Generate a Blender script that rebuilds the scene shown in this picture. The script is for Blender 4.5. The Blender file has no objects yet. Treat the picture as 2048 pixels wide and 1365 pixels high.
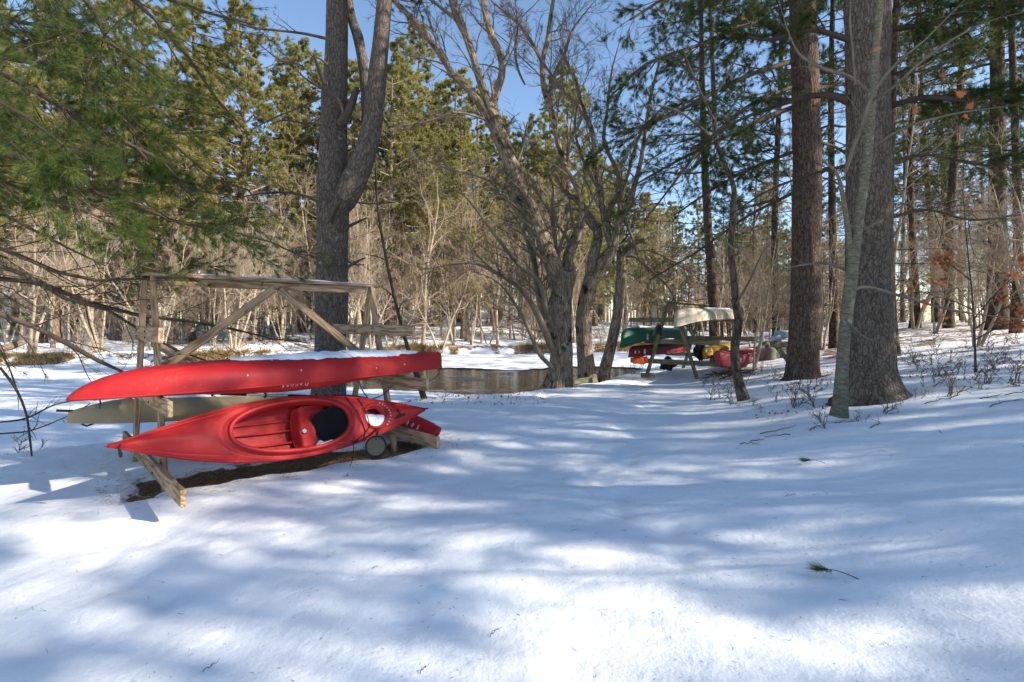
import bpy, math
import numpy as np
from mathutils import Matrix, Vector

sc = bpy.context.scene
R = math.radians
# ------------------------------------------------------------------ camera
F = 1024.0; CX = 1024.0; HY = 640.0; EYE = 1.6
cam_d = bpy.data.cameras.new('camera'); cam = bpy.data.objects.new('camera', cam_d)
sc.collection.objects.link(cam); sc.camera = cam
cam.location = (0, 0, EYE); cam.rotation_euler = (R(90), 0, 0)
cam_d.sensor_width = 36; cam_d.lens = 18; cam_d.shift_y = -42.5/2048
cam_d.clip_end = 900; cam_d.clip_start = 0.05
# ------------------------------------------------------------------ light
SUN_EL, SUN_AZ = 28.0, 106.0            # azimuth clockwise from the view direction (+y)
w = bpy.data.worlds.new('World'); sc.world = w; w.use_nodes = True
wn = w.node_tree.nodes; wl = w.node_tree.links
for n in list(wn): wn.remove(n)
sky = wn.new('ShaderNodeTexSky'); sky.sky_type = 'NISHITA'; sky.sun_disc = False
sky.sun_elevation = R(SUN_EL); sky.sun_rotation = R(SUN_AZ)
sky.altitude = 0; sky.air_density = 1.0; sky.dust_density = 0.0; sky.ozone_density = 2.2
bg = wn.new('ShaderNodeBackground'); bg.inputs[1].default_value = 0.115
wo = wn.new('ShaderNodeOutputWorld')
wl.new(sky.outputs[0], bg.inputs[0]); wl.new(bg.outputs[0], wo.inputs[0])
sd = bpy.data.lights.new('sun', 'SUN'); so = bpy.data.objects.new('sun', sd)
sc.collection.objects.link(so)
sd.energy = 5.0; sd.angle = R(0.53); sd.color = (1.0, 0.92, 0.80)
tosun = Vector((math.sin(R(SUN_AZ))*math.cos(R(SUN_EL)), math.cos(R(SUN_AZ))*math.cos(R(SUN_EL)), math.sin(R(SUN_EL))))
so.rotation_euler = tosun.to_track_quat('Z', 'Y').to_euler()
sc.view_settings.view_transform = 'Standard'; sc.view_settings.look = 'None'
sc.view_settings.exposure = 1.14; sc.view_settings.gamma = 1.0
sc.cycles.max_bounces = 6; sc.cycles.diffuse_bounces = 3; sc.cycles.glossy_bounces = 3
sc.cycles.transmission_bounces = 4; sc.cycles.transparent_max_bounces = 4
sc.cycles.use_denoising = True
sc.cycles.caustics_reflective = False; sc.cycles.caustics_refractive = False

# ------------------------------------------------------------------ helpers
rng = np.random.default_rng(7)
def P(px, py, d):
    return np.array([(px-CX)/F*d, d, EYE-(py-HY)/F*d])
def PL(lst, d, dend=None):
    n = len(lst); dend = d if dend is None else dend
    return np.array([P(q[0], q[1], d+(dend-d)*i/max(1, n-1)) for i, q in enumerate(lst)])
def PR(lst, d):
    return np.array([q[2]*d/F*0.5 for q in lst])

def _hash(ix, iy, iz, seed):
    h = (ix.astype(np.int64)*374761393 + iy.astype(np.int64)*668265263 + iz.astype(np.int64)*2147483647 + seed*1274126177) & 0x7fffffff
    h = ((h ^ (h >> 13))*1274126177) & 0x7fffffff
    h = ((h ^ (h >> 15))*97531) & 0x7fffffff
    return ((h ^ (h >> 11)) & 0xffff)/65535.0
def vn(x, y, z=None, seed=0):
    x = np.asarray(x, float); y = np.asarray(y, float)
    z = np.zeros_like(x) if z is None else np.asarray(z, float)
    ix, iy, iz = np.floor(x).astype(np.int64), np.floor(y).astype(np.int64), np.floor(z).astype(np.int64)
    fx, fy, fz = x-ix, y-iy, z-iz
    fx, fy, fz = [f*f*(3-2*f) for f in (fx, fy, fz)]
    r = 0
    for a in (0, 1):
        for b in (0, 1):
            for c in (0, 1):
                wgt = (fx if a else 1-fx)*(fy if b else 1-fy)*(fz if c else 1-fz)
                r = r + wgt*_hash(ix+a, iy+b, iz+c, seed)
    return r*2-1
def sstep(a, b, x):
    t = np.clip((x-a)/(b-a), 0, 1); return t*t*(3-2*t)

class MB:
    def __init__(s): s.v=[]; s.q=[]; s.t=[]; s.n=0; s.tint=[]; s.bc=[]; s.qm=[]; s.tm=[]
    def add(s, v, q=None, t=None, tint=0.5, bc=None, mi=0):
        v = np.asarray(v, float).reshape(-1, 3)
        s.v.append(v)
        s.tint.append(np.broadcast_to(np.asarray(tint, float), (len(v),)).copy() if np.ndim(tint) < 1 else np.asarray(tint, float))
        s.bc.append(v.copy() if bc is None else np.asarray(bc, float).reshape(-1, 3))
        if q is not None and len(q): q = np.asarray(q, np.int64).reshape(-1, 4); s.q.append(q+s.n); s.qm.append(np.full(len(q), mi))
        if t is not None and len(t): t = np.asarray(t, np.int64).reshape(-1, 3); s.t.append(t+s.n); s.tm.append(np.full(len(t), mi))
        s.n += len(v)
    def build(s, name, mats, parent=None, smooth=True, mw=None, attrs=True):
        me = bpy.data.meshes.new(name)
        v = np.concatenate(s.v); q = np.concatenate(s.q) if s.q else np.zeros((0, 4), np.int64)
        t = np.concatenate(s.t) if s.t else np.zeros((0, 3), np.int64)
        if mw is not None:
            inv = np.array(mw.inverted()); v = v @ inv[:3, :3].T + inv[:3, 3]
        me.vertices.add(len(v)); me.vertices.foreach_set('co', v.astype(np.float32).ravel())
        nl = q.size+t.size; npoly = len(q)+len(t)
        me.loops.add(nl); me.loops.foreach_set('vertex_index', np.concatenate([q.ravel(), t.ravel()]).astype(np.int32))
        me.polygons.add(npoly)
        ls = np.concatenate([np.arange(len(q))*4, q.size+np.arange(len(t))*3]).astype(np.int32)
        me.polygons.foreach_set('loop_start', ls)
        me.polygons.foreach_set('use_smooth', np.full(npoly, bool(smooth)))
        mi = np.concatenate(s.qm+s.tm).astype(np.int32)
        if mi.any(): me.polygons.foreach_set('material_index', mi)
        me.update(calc_edges=True)
        if attrs:
            a = me.attributes.new('tint', 'FLOAT', 'POINT'); a.data.foreach_set('value', np.concatenate(s.tint).astype(np.float32))
            a = me.attributes.new('bc', 'FLOAT_VECTOR', 'POINT'); a.data.foreach_set('vector', np.concatenate(s.bc).astype(np.float32).ravel())
        for m in (mats if isinstance(mats, (list, tuple)) else [mats]): me.materials.append(m)
        o = bpy.data.objects.new(name, me); sc.collection.objects.link(o)
        if parent is not None:
            o.parent = parent
            if mw is not None: pass
        return o

def frames(pts):
    T = np.gradient(pts, axis=-2); T /= np.linalg.norm(T, axis=-1, keepdims=True)+1e-9
    M = T.mean(axis=-2, keepdims=True)
    ref = np.where(np.abs(M[..., 2:3]) > 0.8*np.linalg.norm(M, axis=-1, keepdims=True), np.array([1., 0.05, 0]), np.array([0.03, 0.02, 1.]))
    ref = np.broadcast_to(ref, T.shape)
    U = np.cross(ref, T); U /= np.linalg.norm(U, axis=-1, keepdims=True)+1e-9
    V = np.cross(T, U)
    return T, U, V
def tubes(mb, pts, rad, sides=6, tint=0.5, mi=0, rfun=None, cap=False):
    """pts (B,S,3) or (S,3); rad (B,S)"""
    if pts.ndim == 2: pts = pts[None]; rad = np.asarray(rad)[None]
    B, S, _ = pts.shape
    T, U, V = frames(pts)
    th = np.linspace(0, 2*np.pi, sides, endpoint=False)
    c, sn = np.cos(th), np.sin(th)
    seg = np.linalg.norm(np.diff(pts, axis=1), axis=-1)
    arc = np.concatenate([np.zeros((B, 1)), np.cumsum(seg, axis=1)], axis=1)
    rr = np.broadcast_to(rad[:, :, None], (B, S, sides)).copy()
    if rfun is not None: rr = rfun(rr, arc, th)
    v = pts[:, :, None, :] + rr[..., None]*(U[:, :, None, :]*c[None, None, :, None] + V[:, :, None, :]*sn[None, None, :, None])
    rm = rad.mean(axis=1)[:, None, None]
    bc = np.stack([np.broadcast_to(rm*c, (B, S, sides)), np.broadcast_to(rm*sn, (B, S, sides)),
                   np.broadcast_to((arc + np.arange(B)[:, None]*1.37)[:, :, None], (B, S, sides))], -1)
    idx = np.arange(B*S*sides).reshape(B, S, sides)
    a = idx[:, :-1]; b = idx[:, 1:]
    q = np.stack([a, np.roll(a, -1, 2), np.roll(b, -1, 2), b], -1).reshape(-1, 4)
    tt = tint
    if np.ndim(tint) == 1 and len(tint) == B: tt = np.repeat(tint, S*sides)
    vv = v.reshape(-1, 3); tri = None
    if cap:
        vv = np.concatenate([vv, pts[:, 0], pts[:, -1]]); n0 = B*S*sides
        bcx = np.concatenate([bc.reshape(-1, 3), pts[:, 0]*0, pts[:, -1]*0])
        tr = []
        for b_ in range(B):
            for k in range(sides):
                k2 = (k+1) % sides
                tr.append((idx[b_, 0, k2], idx[b_, 0, k], n0+b_)); tr.append((idx[b_, -1, k], idx[b_, -1, k2], n0+B+b_))
        if np.ndim(tt) >= 1: tt = np.concatenate([tt, np.full(2*B, .5)])
        mb.add(vv, q, np.array(tr), tint=tt, bc=bcx, mi=mi)
    else:
        mb.add(vv, q, tint=tt, bc=bc, mi=mi)

def resample(pts, rad, n):
    pts = np.asarray(pts, float); rad = np.asarray(rad, float)
    s = np.concatenate([[0], np.cumsum(np.linalg.norm(np.diff(pts, axis=0), axis=1))])
    u = np.linspace(0, s[-1], n)
    # catmull-rom style smoothing through cubic hermite
    m = np.gradient(pts, s, axis=0)
    i = np.clip(np.searchsorted(s, u, side='right')-1, 0, len(s)-2)
    h = (s[i+1]-s[i]); t = (u-s[i])/h
    h00 = 2*t**3-3*t**2+1; h10 = t**3-2*t**2+t; h01 = -2*t**3+3*t**2; h11 = t**3-t**2
    out = h00[:, None]*pts[i]+(h10*h)[:, None]*m[i]+h01[:, None]*pts[i+1]+(h11*h)[:, None]*m[i+1]
    return out, np.interp(u, s, rad)

def grow(P0, D0, L, R0, S, rg, wander=.15, up=0.0, tip=.25):
    B = len(P0); D = D0/np.linalg.norm(D0, axis=1, keepdims=True)
    pts = np.zeros((B, S+1, 3)); pts[:, 0] = P0; step = (L/S)[:, None]
    for k in range(S):
        D = D + rg.normal(0, wander, (B, 3)); D[:, 2] += up
        D /= np.linalg.norm(D, axis=1, keepdims=True)
        pts[:, k+1] = pts[:, k]+D*step
    rad = R0[:, None]*(1-(1-tip)*np.linspace(0, 1, S+1)[None, :])
    return pts, rad
def spawn(pts, rad, n, rg, t0=.25, t1=1.0, ang=.9, lenf=.45, radf=.5, flat=0.0, lentaper=.5, minr=.002):
    B, S1, _ = pts.shape; S = S1-1
    t = rg.uniform(t0, t1, (B, n))*S*0.999
    i = t.astype(int); f = (t-i)[..., None]
    bi = np.arange(B)[:, None]
    p = pts[bi, i]*(1-f)+pts[bi, i+1]*f
    T = pts[bi, i+1]-pts[bi, i]; T /= np.linalg.norm(T, axis=-1, keepdims=True)+1e-9
    r = rad[bi, i]*(1-f[..., 0])+rad[bi, i+1]*f[..., 0]
    rv = rg.normal(0, 1, p.shape); rv[..., 2] *= (1-flat)
    perp = rv-(rv*T).sum(-1, keepdims=True)*T; perp /= np.linalg.norm(perp, axis=-1, keepdims=True)+1e-9
    a = ang*rg.uniform(.65, 1.25, (B, n))[..., None]
    D = T*np.cos(a)+perp*np.sin(a)
    Lp = np.linalg.norm(np.diff(pts, axis=1), axis=-1).sum(1)[:, None]
    L = lenf*Lp*(1-lentaper*(t/S))*rg.uniform(.6, 1.3, (B, n))
    return p.reshape(-1, 3), D.reshape(-1, 3), L.ravel(), np.maximum(r*radf, minr).ravel()
def needles(mb, p, d, K, ln, wd, rg, spread=.8, tint=None, mi=0, up=.0):
    """needle tufts: K thin blades at each p along d"""
    N = len(p); d = d/np.linalg.norm(d, axis=1, keepdims=True)
    D = d[:, None, :]+rg.normal(0, spread, (N, K, 3)); D[..., 2] += up
    D /= np.linalg.norm(D, axis=-1, keepdims=True)
    l = ln*rg.uniform(.7, 1.2, (N, K, 1))
    s = np.cross(D, rg.normal(0, 1, (N, K, 3))); s /= np.linalg.norm(s, axis=-1, keepdims=True)+1e-9
    b = np.broadcast_to(p[:, None, :], D.shape)
    v = np.stack([b-s*wd*.5, b+s*wd*.5, b+D*l], 2).reshape(-1, 3)
    t = np.arange(len(v)).reshape(-1, 3)
    tn = rg.uniform(0, 1, N) if tint is None else tint
    mb.add(v, None, t, tint=np.repeat(tn, K*3), mi=mi)
def along(pts, n, rg, t0=.2, t1=1.0):
    B, S1, _ = pts.shape; S = S1-1
    t = rg.uniform(t0, t1, (B, n))*S*0.999; i = t.astype(int); f = (t-i)[..., None]; bi = np.arange(B)[:, None]
    p = pts[bi, i]*(1-f)+pts[bi, i+1]*f; T = pts[bi, i+1]-pts[bi, i]
    return p.reshape(-1, 3), T.reshape(-1, 3)

def tag(o, label=None, cat=None, group=None, kind=None):
    if label: o['label'] = label
    if cat: o['category'] = cat
    if group: o['group'] = group
    if kind: o['kind'] = kind
    return o
def empty(name, loc, label=None, cat=None, group=None, mat=None):
    o = bpy.data.objects.new(name, None); sc.collection.objects.link(o)
    o.empty_display_size = .2
    if mat is not None: o.matrix_world = mat
    else: o.location = loc
    return tag(o, label, cat, group)
def rootmat(loc): return Matrix.Translation(Vector(loc))

# ------------------------------------------------------------------ materials
class NT:
    def __init__(s, name):
        s.m = bpy.data.materials.new(name); s.m.use_nodes = True; s.t = s.m.node_tree
        for n in list(s.t.nodes): s.t.nodes.remove(n)
        s.out = s.t.nodes.new('ShaderNodeOutputMaterial'); s.b = s.t.nodes.new('ShaderNodeBsdfPrincipled')
        s.link(s.b.outputs[0], s.out.inputs[0])
    def link(s, a, b): s.t.links.new(a, b)
    def n(s, ty, ins=None, **kw):
        nd = s.t.nodes.new('ShaderNode'+ty)
        for k, v in kw.items(): setattr(nd, k, v)
        for k, v in (ins or {}).items():
            if isinstance(v, bpy.types.NodeSocket): s.link(v, nd.inputs[k])
            else: nd.inputs[k].default_value = v
        return nd
    def coord(s, kind='bc', scale=(1, 1, 1)):
        if kind == 'bc': c = s.n('Attribute', attribute_name='bc').outputs['Vector']
        elif kind == 'world': c = s.n('NewGeometry').outputs['Position']
        else: c = s.n('TexCoord').outputs['Object']
        return s.n('Mapping', {'Vector': c, 'Scale': scale}).outputs[0]
    def noise(s, vec, scale, detail=3, rough=.55): return s.n('TexNoise', {'Vector': vec, 'Scale': scale, 'Detail': detail, 'Roughness': rough}).outputs[0]
    def ramp(s, fac, stops):
        r = s.n('ValToRGB', {'Fac': fac}); e = r.color_ramp.elements
        while len(e) < len(stops): e.new(.5)
        for i, (p, c) in enumerate(stops): e[i].position = p; e[i].color = (*c, 1) if len(c) == 3 else c
        return r.outputs[0]
    def mix(s, f, a, b, ty='MIX'):
        m = s.n('Mix', data_type='RGBA', blend_type=ty)
        for i, v in ((0, f), (6, a), (7, b)):
            if isinstance(v, bpy.types.NodeSocket): s.link(v, m.inputs[i])
            else: m.inputs[i].default_value = v if i == 0 else ((*v, 1) if len(v) == 3 else v)
        return m.outputs[2]
    def math(s, op, a, b=0.0):
        m = s.n('Math', operation=op)
        for i, v in ((0, a), (1, b)):
            if isinstance(v, bpy.types.NodeSocket): s.link(v, m.inputs[i])
            else: m.inputs[i].default_value = v
        return m.outputs[0]
    def bump(s, h, strength=.5, dist=.01, prev=None):
        b = s.n('Bump', {'Height': h, 'Strength': strength, 'Distance': dist})
        if prev is not None: s.link(prev, b.inputs['Normal'])
        return b.outputs[0]
    def set(s, **kw):
        names = {'color': 'Base Color', 'rough': 'Roughness', 'normal': 'Normal', 'metal': 'Metallic', 'spec': 'Specular IOR Level', 'coat': 'Coat Weight', 'sss': 'Subsurface Weight'}
        for k, v in kw.items():
            i = s.b.inputs[names[k]]
            if isinstance(v, bpy.types.NodeSocket): s.link(v, i)
            else: i.default_value = (*v, 1) if (k == 'color' and len(v) == 3) else v
        return s.m

def bark(name, dark, mid, light, sx=14, sz=3.2, depth=.02, moss=None, lichen=0.0, rnd=False, strength=.9):
    m = NT(name); c = m.coord('bc', (sx, sx, sz))
    wn_ = m.n('TexNoise', {'Vector': m.coord('bc', (sx*.55, sx*.55, sz*1.1)), 'Scale': 1.0, 'Detail': 3.0}).outputs['Color']
    wv = m.n('VectorMath', {0: c, 1: m.n('VectorMath', {0: wn_, 'Scale': 2.2}, operation='SCALE').outputs[0]}, operation='ADD').outputs[0]
    vo = m.n('TexVoronoi', {'Vector': wv, 'Scale': 1.0, 'Randomness': 1.0}, feature='DISTANCE_TO_EDGE').outputs[0]
    fine = m.noise(m.coord('bc', (sx*1.6, sx*1.6, sz*1.3)), 1.0, 6, .68)
    fine2 = m.noise(m.coord('bc', (sx*4, sx*4, sx*2)), 1.0, 3, .6)
    edge = m.n('MapRange', {0: m.math('ADD', vo, m.math('MULTIPLY', fine2, .10)), 1: .03, 2: .26}).outputs[0]
    h = m.math('ADD', m.math('MULTIPLY', edge, .42), m.math('ADD', m.math('MULTIPLY', fine, .62), m.math('SUBTRACT', m.math('MULTIPLY', fine2, .22), .16)))
    col = m.ramp(h, [(0.18, dark), (.50, mid), (.86, light)])
    n2 = m.noise(m.coord('bc', (1.3, 1.3, .9)), 1.0, 2)
    col = m.mix(m.ramp(n2, [(.3, (0, 0, 0)), (.7, (1, 1, 1))]), col, m.mix(1.0, col, (1.14, 1.06, .98), 'MULTIPLY'))
    if moss:
        n3 = m.noise(m.coord('bc', (4, 4, 2.2)), 1.0, 5, .7)
        col = m.mix(m.ramp(n3, [(.53, (0, 0, 0)), (.63, (1, 1, 1))]), col, moss)
    if lichen:
        n4 = m.noise(m.coord('bc', (9, 9, 7)), 1.0, 5, .65)
        col = m.mix(m.ramp(n4, [(.64-lichen*.1, (0, 0, 0)), (.72-lichen*.1, (.7, .7, .7))]), col, (.30, .33, .28))
    if rnd:
        oi = m.n('ObjectInfo').outputs['Random']
        col = m.mix(m.math('MULTIPLY', oi, .5), col, m.mix(1.0, col, (.62, .55, .5), 'MULTIPLY'))
    return m.set(color=col, rough=.95, spec=.12, normal=m.bump(h, strength, depth))

B_pine_big = bark('bark_white_pine', (.030, .024, .021), (.10, .080, .064), (.185, .153, .125), 34, 7.5, .016, lichen=.1)
B_pine_red = bark('bark_pine_brown', (.024, .016, .012), (.088, .062, .047), (.165, .125, .098), 30, 6, .018)
B_fork = bark('bark_forked_pine', (.036, .028, .023), (.092, .074, .062), (.165, .136, .115), 28, 6, .016, lichen=.1)
B_maple = bark('bark_maple', (.045, .034, .025), (.18, .138, .10), (.33, .265, .20), 26, 3.0, .02, moss=(.014, .014, .007), lichen=.5)
B_far = bark('bark_far_pine', (.06, .045, .035), (.17, .13, .105), (.26, .205, .165), 9, 2.5, .03, rnd=True)
B_dark = bark('bark_dark', (.02, .015, .012), (.075, .056, .043), (.15, .115, .09), 16, 4, .02, rnd=True)
def plainwood(name, a, b, rnd=True):
    m = NT(name); n = m.noise(m.coord('bc', (6, 6, 3)), 1.0, 4, .65)
    col = m.ramp(n, [(.3, a), (.7, b)])
    if rnd:
        oi = m.n('ObjectInfo').outputs['Random']
        col = m.mix(m.math('MULTIPLY', oi, .55), col, m.mix(1.0, col, (.6, .5, .43), 'MULTIPLY'))
    return m.set(color=col, rough=.9, spec=.15, normal=m.bump(n, .4, .01))
W_bare = plainwood('bark_bare_tree', (.27, .215, .155), (.52, .44, .34))
W_twig = plainwood('twig_pale', (.25, .19, .135), (.50, .40, .29))
W_twigdark = plainwood('twig_dark', (.045, .034, .027), (.11, .085, .065))
W_beech = bark('bark_young_birch', (.08, .070, .050), (.135, .122, .088), (.20, .185, .135), 11, 24, .002, lichen=.3, strength=.15)

W_mid = plainwood('twig_mid', (.09, .072, .052), (.22, .18, .135))
M_pad = None
def foliage(name, c0, c1, c2, trans=.25, rnd=.35):
    m = NT(name); a = m.n('Attribute', attribute_name='tint').outputs['Fac']
    col = m.ramp(a, [(0.0, c0), (.5, c1), (1.0, c2)])
    oi = m.n('ObjectInfo').outputs['Random']
    col = m.mix(m.math('MULTIPLY', oi, rnd), col, m.mix(1.0, col, (1.25, 1.0, .7), 'MULTIPLY'))
    m.set(color=col, rough=.55, spec=.25)
    tr = m.n('BsdfTranslucent', {'Color': col}); ms = m.n('MixShader', {0: trans})
    m.link(m.b.outputs[0], ms.inputs[1]); m.link(tr.outputs[0], ms.inputs[2]); m.link(ms.outputs[0], m.out.inputs[0])
    return m.m
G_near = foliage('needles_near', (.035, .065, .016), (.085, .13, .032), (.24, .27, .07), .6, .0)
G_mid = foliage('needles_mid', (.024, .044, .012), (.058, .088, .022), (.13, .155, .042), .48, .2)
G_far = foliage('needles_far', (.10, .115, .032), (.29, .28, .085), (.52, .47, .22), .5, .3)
G_leaf = foliage('dry_leaves', (.22, .07, .025), (.42, .15, .05), (.58, .24, .09), .35, .2)
G_grass = foliage('dry_grass', (.16, .10, .045), (.34, .23, .11), (.50, .38, .20), .2, .1)

def snow_mat(name, ground=False):
    m = NT(name); c = m.coord('world')
    n1 = m.noise(c, 55, 3, .6); n2 = m.noise(c, 260, 2, .6); n3 = m.noise(c, 3.2, 4, .55)
    nb = m.bump(n3, .35, .05); nb = m.bump(m.noise(c, 17, 4, .6), .30, .02, nb); nb = m.bump(n1, .38, .008, nb); nb = m.bump(n2, .5, .0022, nb)
    n4_ = m.noise(c, 120, 3, .7)
    col = m.mix(m.math('ADD', m.math('MULTIPLY', n3, .5), m.math('MULTIPLY', m.ramp(n4_, [(.35, (0, 0, 0)), (.65, (1, 1, 1))]), .5)), (.78, .785, .80), (.92, .92, .92))
    rough = .62
    if ground:
        at = m.n('Attribute', attribute_name='tint').outputs['Fac']
        l1 = m.noise(c, 2.1, 8, .72); l2 = m.noise(c, 14, 4, .7)
        v = m.math('ADD', m.math('ADD', m.math('MULTIPLY', l1, .75), m.math('MULTIPLY', l2, .35)), at)
        mask = m.n('MapRange', {0: v, 1: 1.02, 2: 1.10}).outputs[0]
        lc = m.ramp(m.math('ADD', m.math('MULTIPLY', m.noise(c, 38, 4, .75), .6), m.math('MULTIPLY', m.noise(c, 5, 4, .7), .4)), [(.3, (.05, .032, .02)), (.5, (.17, .105, .06)), (.72, (.36, .24, .13))])
        col = m.mix(mask, col, lc)
        rough = m.math('ADD', .6, m.math('MULTIPLY', mask, .35))
        nb = m.bump(l2, m.math('MULTIPLY', mask, .9), .03, nb)
    # tiny crystals that glint
    sp = m.n('TexVoronoi', {'Vector': c, 'Scale': 210.0}, feature='F1')
    return m.set(color=col, rough=rough, spec=.35, normal=nb)
M_snow = snow_mat('snow'); M_ground = snow_mat('snow_ground', True)
def wood(name, a, b, c_, knots=True, green=0.0):
    m = NT(name); o = m.coord('obj', (1, 1, 1))
    loc = m.n('ObjectInfo').outputs['Random']
    off = m.n('VectorMath', {0: o, 1: m.n('CombineXYZ', {0: m.math('MULTIPLY', loc, 9.0), 1: loc, 2: m.math('MULTIPLY', loc, 3.0)}).outputs[0]}, operation='ADD').outputs[0]
    mp = m.n('Mapping', {'Vector': off, 'Scale': (1.1, 9, 9)}).outputs[0]
    n0 = m.noise(mp, 1.2, 2, .5)
    rings = m.n('Math', {0: m.math('MULTIPLY', n0, 34.0)}, operation='SINE').outputs[0]
    fib = m.noise(m.n('Mapping', {'Vector': off, 'Scale': (5, 140, 140)}).outputs[0], 1.0, 3, .6)
    f = m.math('ADD', m.math('MULTIPLY', rings, .16), m.math('ADD', m.math('MULTIPLY', fib, .6), .2))
    col = m.ramp(f, [(.25, a), (.5, b), (.78, c_)])
    st = m.noise(m.n('Mapping', {'Vector': off, 'Scale': (2, 5, 5)}).outputs[0], 1.0, 4, .6)
    col = m.mix(m.ramp(st, [(.5, (0, 0, 0)), (.75, (1, 1, 1))]), col, m.mix(1.0, col, (.55, .5, .46), 'MULTIPLY'))
    if green: col = m.mix(m.ramp(st, [(.35, (green,)*3), (.6, (0, 0, 0))]), col, (.10, .12, .045))
    return m.set(color=col, rough=.85, spec=.2, normal=m.bump(f, .35, .003))
M_wood = wood('weathered_lumber', (.14, .085, .048), (.31, .21, .125), (.43, .32, .21))
M_woodo = wood('old_lumber', (.10, .08, .055), (.22, .18, .115), (.36, .30, .20), green=.8)
def plastic(name, a, b, rough=.38, scr=.3, dirt=.5):
    m = NT(name); o = m.coord('obj')
    n = m.noise(o, 1.6, 5, .6); s = m.noise(m.coord('obj', (2, 60, 30)), 1.0, 3, .6); s2 = m.noise(m.coord('obj', (90, 6, 6)), 1.0, 3, .6)
    col = m.mix(m.ramp(n, [(.3, (0, 0, 0)), (.75, (1, 1, 1))]), a, b)
    sc_ = m.ramp(m.math('MULTIPLY', m.math('ADD', s, s2), .5), [(.60, (0, 0, 0)), (.72, (scr*.8,)*3)])
    col = m.mix(sc_, col, tuple(min(1, x*.75+.16) for x in b))
    s3 = m.noise(m.coord('obj', (1.2, 150, 70)), 1.0, 2, .6)
    col = m.mix(m.ramp(s3, [(.68, (0, 0, 0)), (.76, (scr*.5,)*3)]), col, tuple(min(1, x*.8+.22) for x in b))
    zz_ = m.n('SeparateXYZ', {0: o}).outputs[2]
    d = m.noise(o, 7, 6, .75)
    col = m.mix(m.ramp(d, [(.60, (0, 0, 0)), (.74, (dirt, dirt, dirt))]), col, (.10, .055, .04))
    rg_ = m.ramp(n, [(.2, (rough-.08,)*3), (.8, (rough+.2,)*3)])
    return m.set(color=col, rough=rg_, spec=.28, normal=m.bump(m.noise(o, 9, 3), .08, .004))
M_red = plastic('red_kayak_plastic', (.31, .008, .012), (.42, .018, .018), .5, .45, .6)
M_red2 = plastic('red_faded_plastic', (.34, .009, .012), (.46, .03, .026), .5, .5, .5)
M_green = plastic('green_canoe_plastic', (.010, .07, .042), (.02, .10, .06), .5)
M_cream = plastic('cream_canoe_shell', (.40, .34, .24), (.54, .47, .36), .55, .2, .6)
M_beige = plastic('beige_kayak_plastic', (.26, .20, .11), (.36, .28, .17), .5)
M_maroon = plastic('maroon_kayak_plastic', (.13, .012, .016), (.19, .02, .025), .4)
M_yellow = plastic('yellow_kayak_plastic', (.42, .23, .012), (.52, .30, .02), .5)
M_pink = plastic('faded_red_canoe', (.22, .018, .028), (.36, .08, .08), .6, .5, .6)
M_orange = plastic('orange_fabric', (.75, .10, .015), (.85, .15, .03), .6)
M_grayp = plastic('grey_blue_plastic', (.28, .36, .42), (.38, .46, .52), .45)
def flat(name, c, rough=.5, metal=0.0, bumpy=0, spec=.35):
    m = NT(name); n = m.noise(m.coord('obj'), 22, 3)
    col = m.mix(n, tuple(x*.8 for x in c), tuple(min(1, x*1.2) for x in c))
    return m.set(color=col, rough=rough, metal=metal, spec=spec, normal=m.bump(n, .25 if bumpy else .05, .004))
M_black = flat('black_plastic', (.012, .013, .015), .62)
M_pad = flat('black_padding', (.004, .0042, .005), .6, spec=.12)
M_cord = flat('black_cord', (.015, .015, .016), .8)
M_bluecord = flat('blue_rope', (.03, .10, .28), .8)
M_alu = flat('aluminium_shaft', (.62, .64, .66), .35, .6)
M_white = flat('white_decal', (.62, .60, .60), .6)
M_navy = flat('navy_decal', (.02, .025, .08), .6)
M_rock = flat('grey_rock', (.13, .12, .10), .9, 0, 1)
M_disc = plastic('olive_disc_rubber', (.10, .09, .055), (.17, .15, .095), .7, .2, .8)
M_yel = flat('yellow_sticker', (.6, .45, .05), .6)
def siding(name, c):
    m = NT(name); w_ = m.n('TexWave', {'Vector': m.coord('obj'), 'Scale': 1.6, 'Distortion': .0}, wave_type='BANDS', bands_direction='Z').outputs[0]
    col = m.mix(w_, tuple(x*.75 for x in c), c)
    return m.set(color=col, rough=.8)
M_siding = siding('grey_siding', (.40, .36, .33)); M_siding2 = siding('cream_siding', (.66, .60, .48))
M_glass = flat('dark_window_glass', (.03, .04, .06), .15)
M_roof = flat('roof_shingle', (.12, .11, .11), .9)
wm = NT('river_water')
wc = wm.coord('world', (1, 4.5, 1)); wn1 = wm.noise(wc, 1.4, 3, .6); wn2 = wm.noise(wc, 6, 3, .6)
wsl = wm.noise(wm.coord('world', (.35, .8, 1)), 1.0, 5, .65)
wmask = wm.n('MapRange', {0: wsl, 1: .56, 2: .66}).outputs[0]
wn3 = wm.noise(wm.coord('world', (.7, 9, 1)), 1.0, 3, .6)
M_water = wm.set(color=wm.mix(wmask, (.016, .014, .011), (.20, .20, .19)), rough=wm.math('ADD', .03, wm.math('MULTIPLY', wmask, .4)), spec=.5, normal=wm.bump(wn3, .16, .04, wm.bump(wn2, .10, .015, wm.bump(wn1, .10, .05))))
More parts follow.
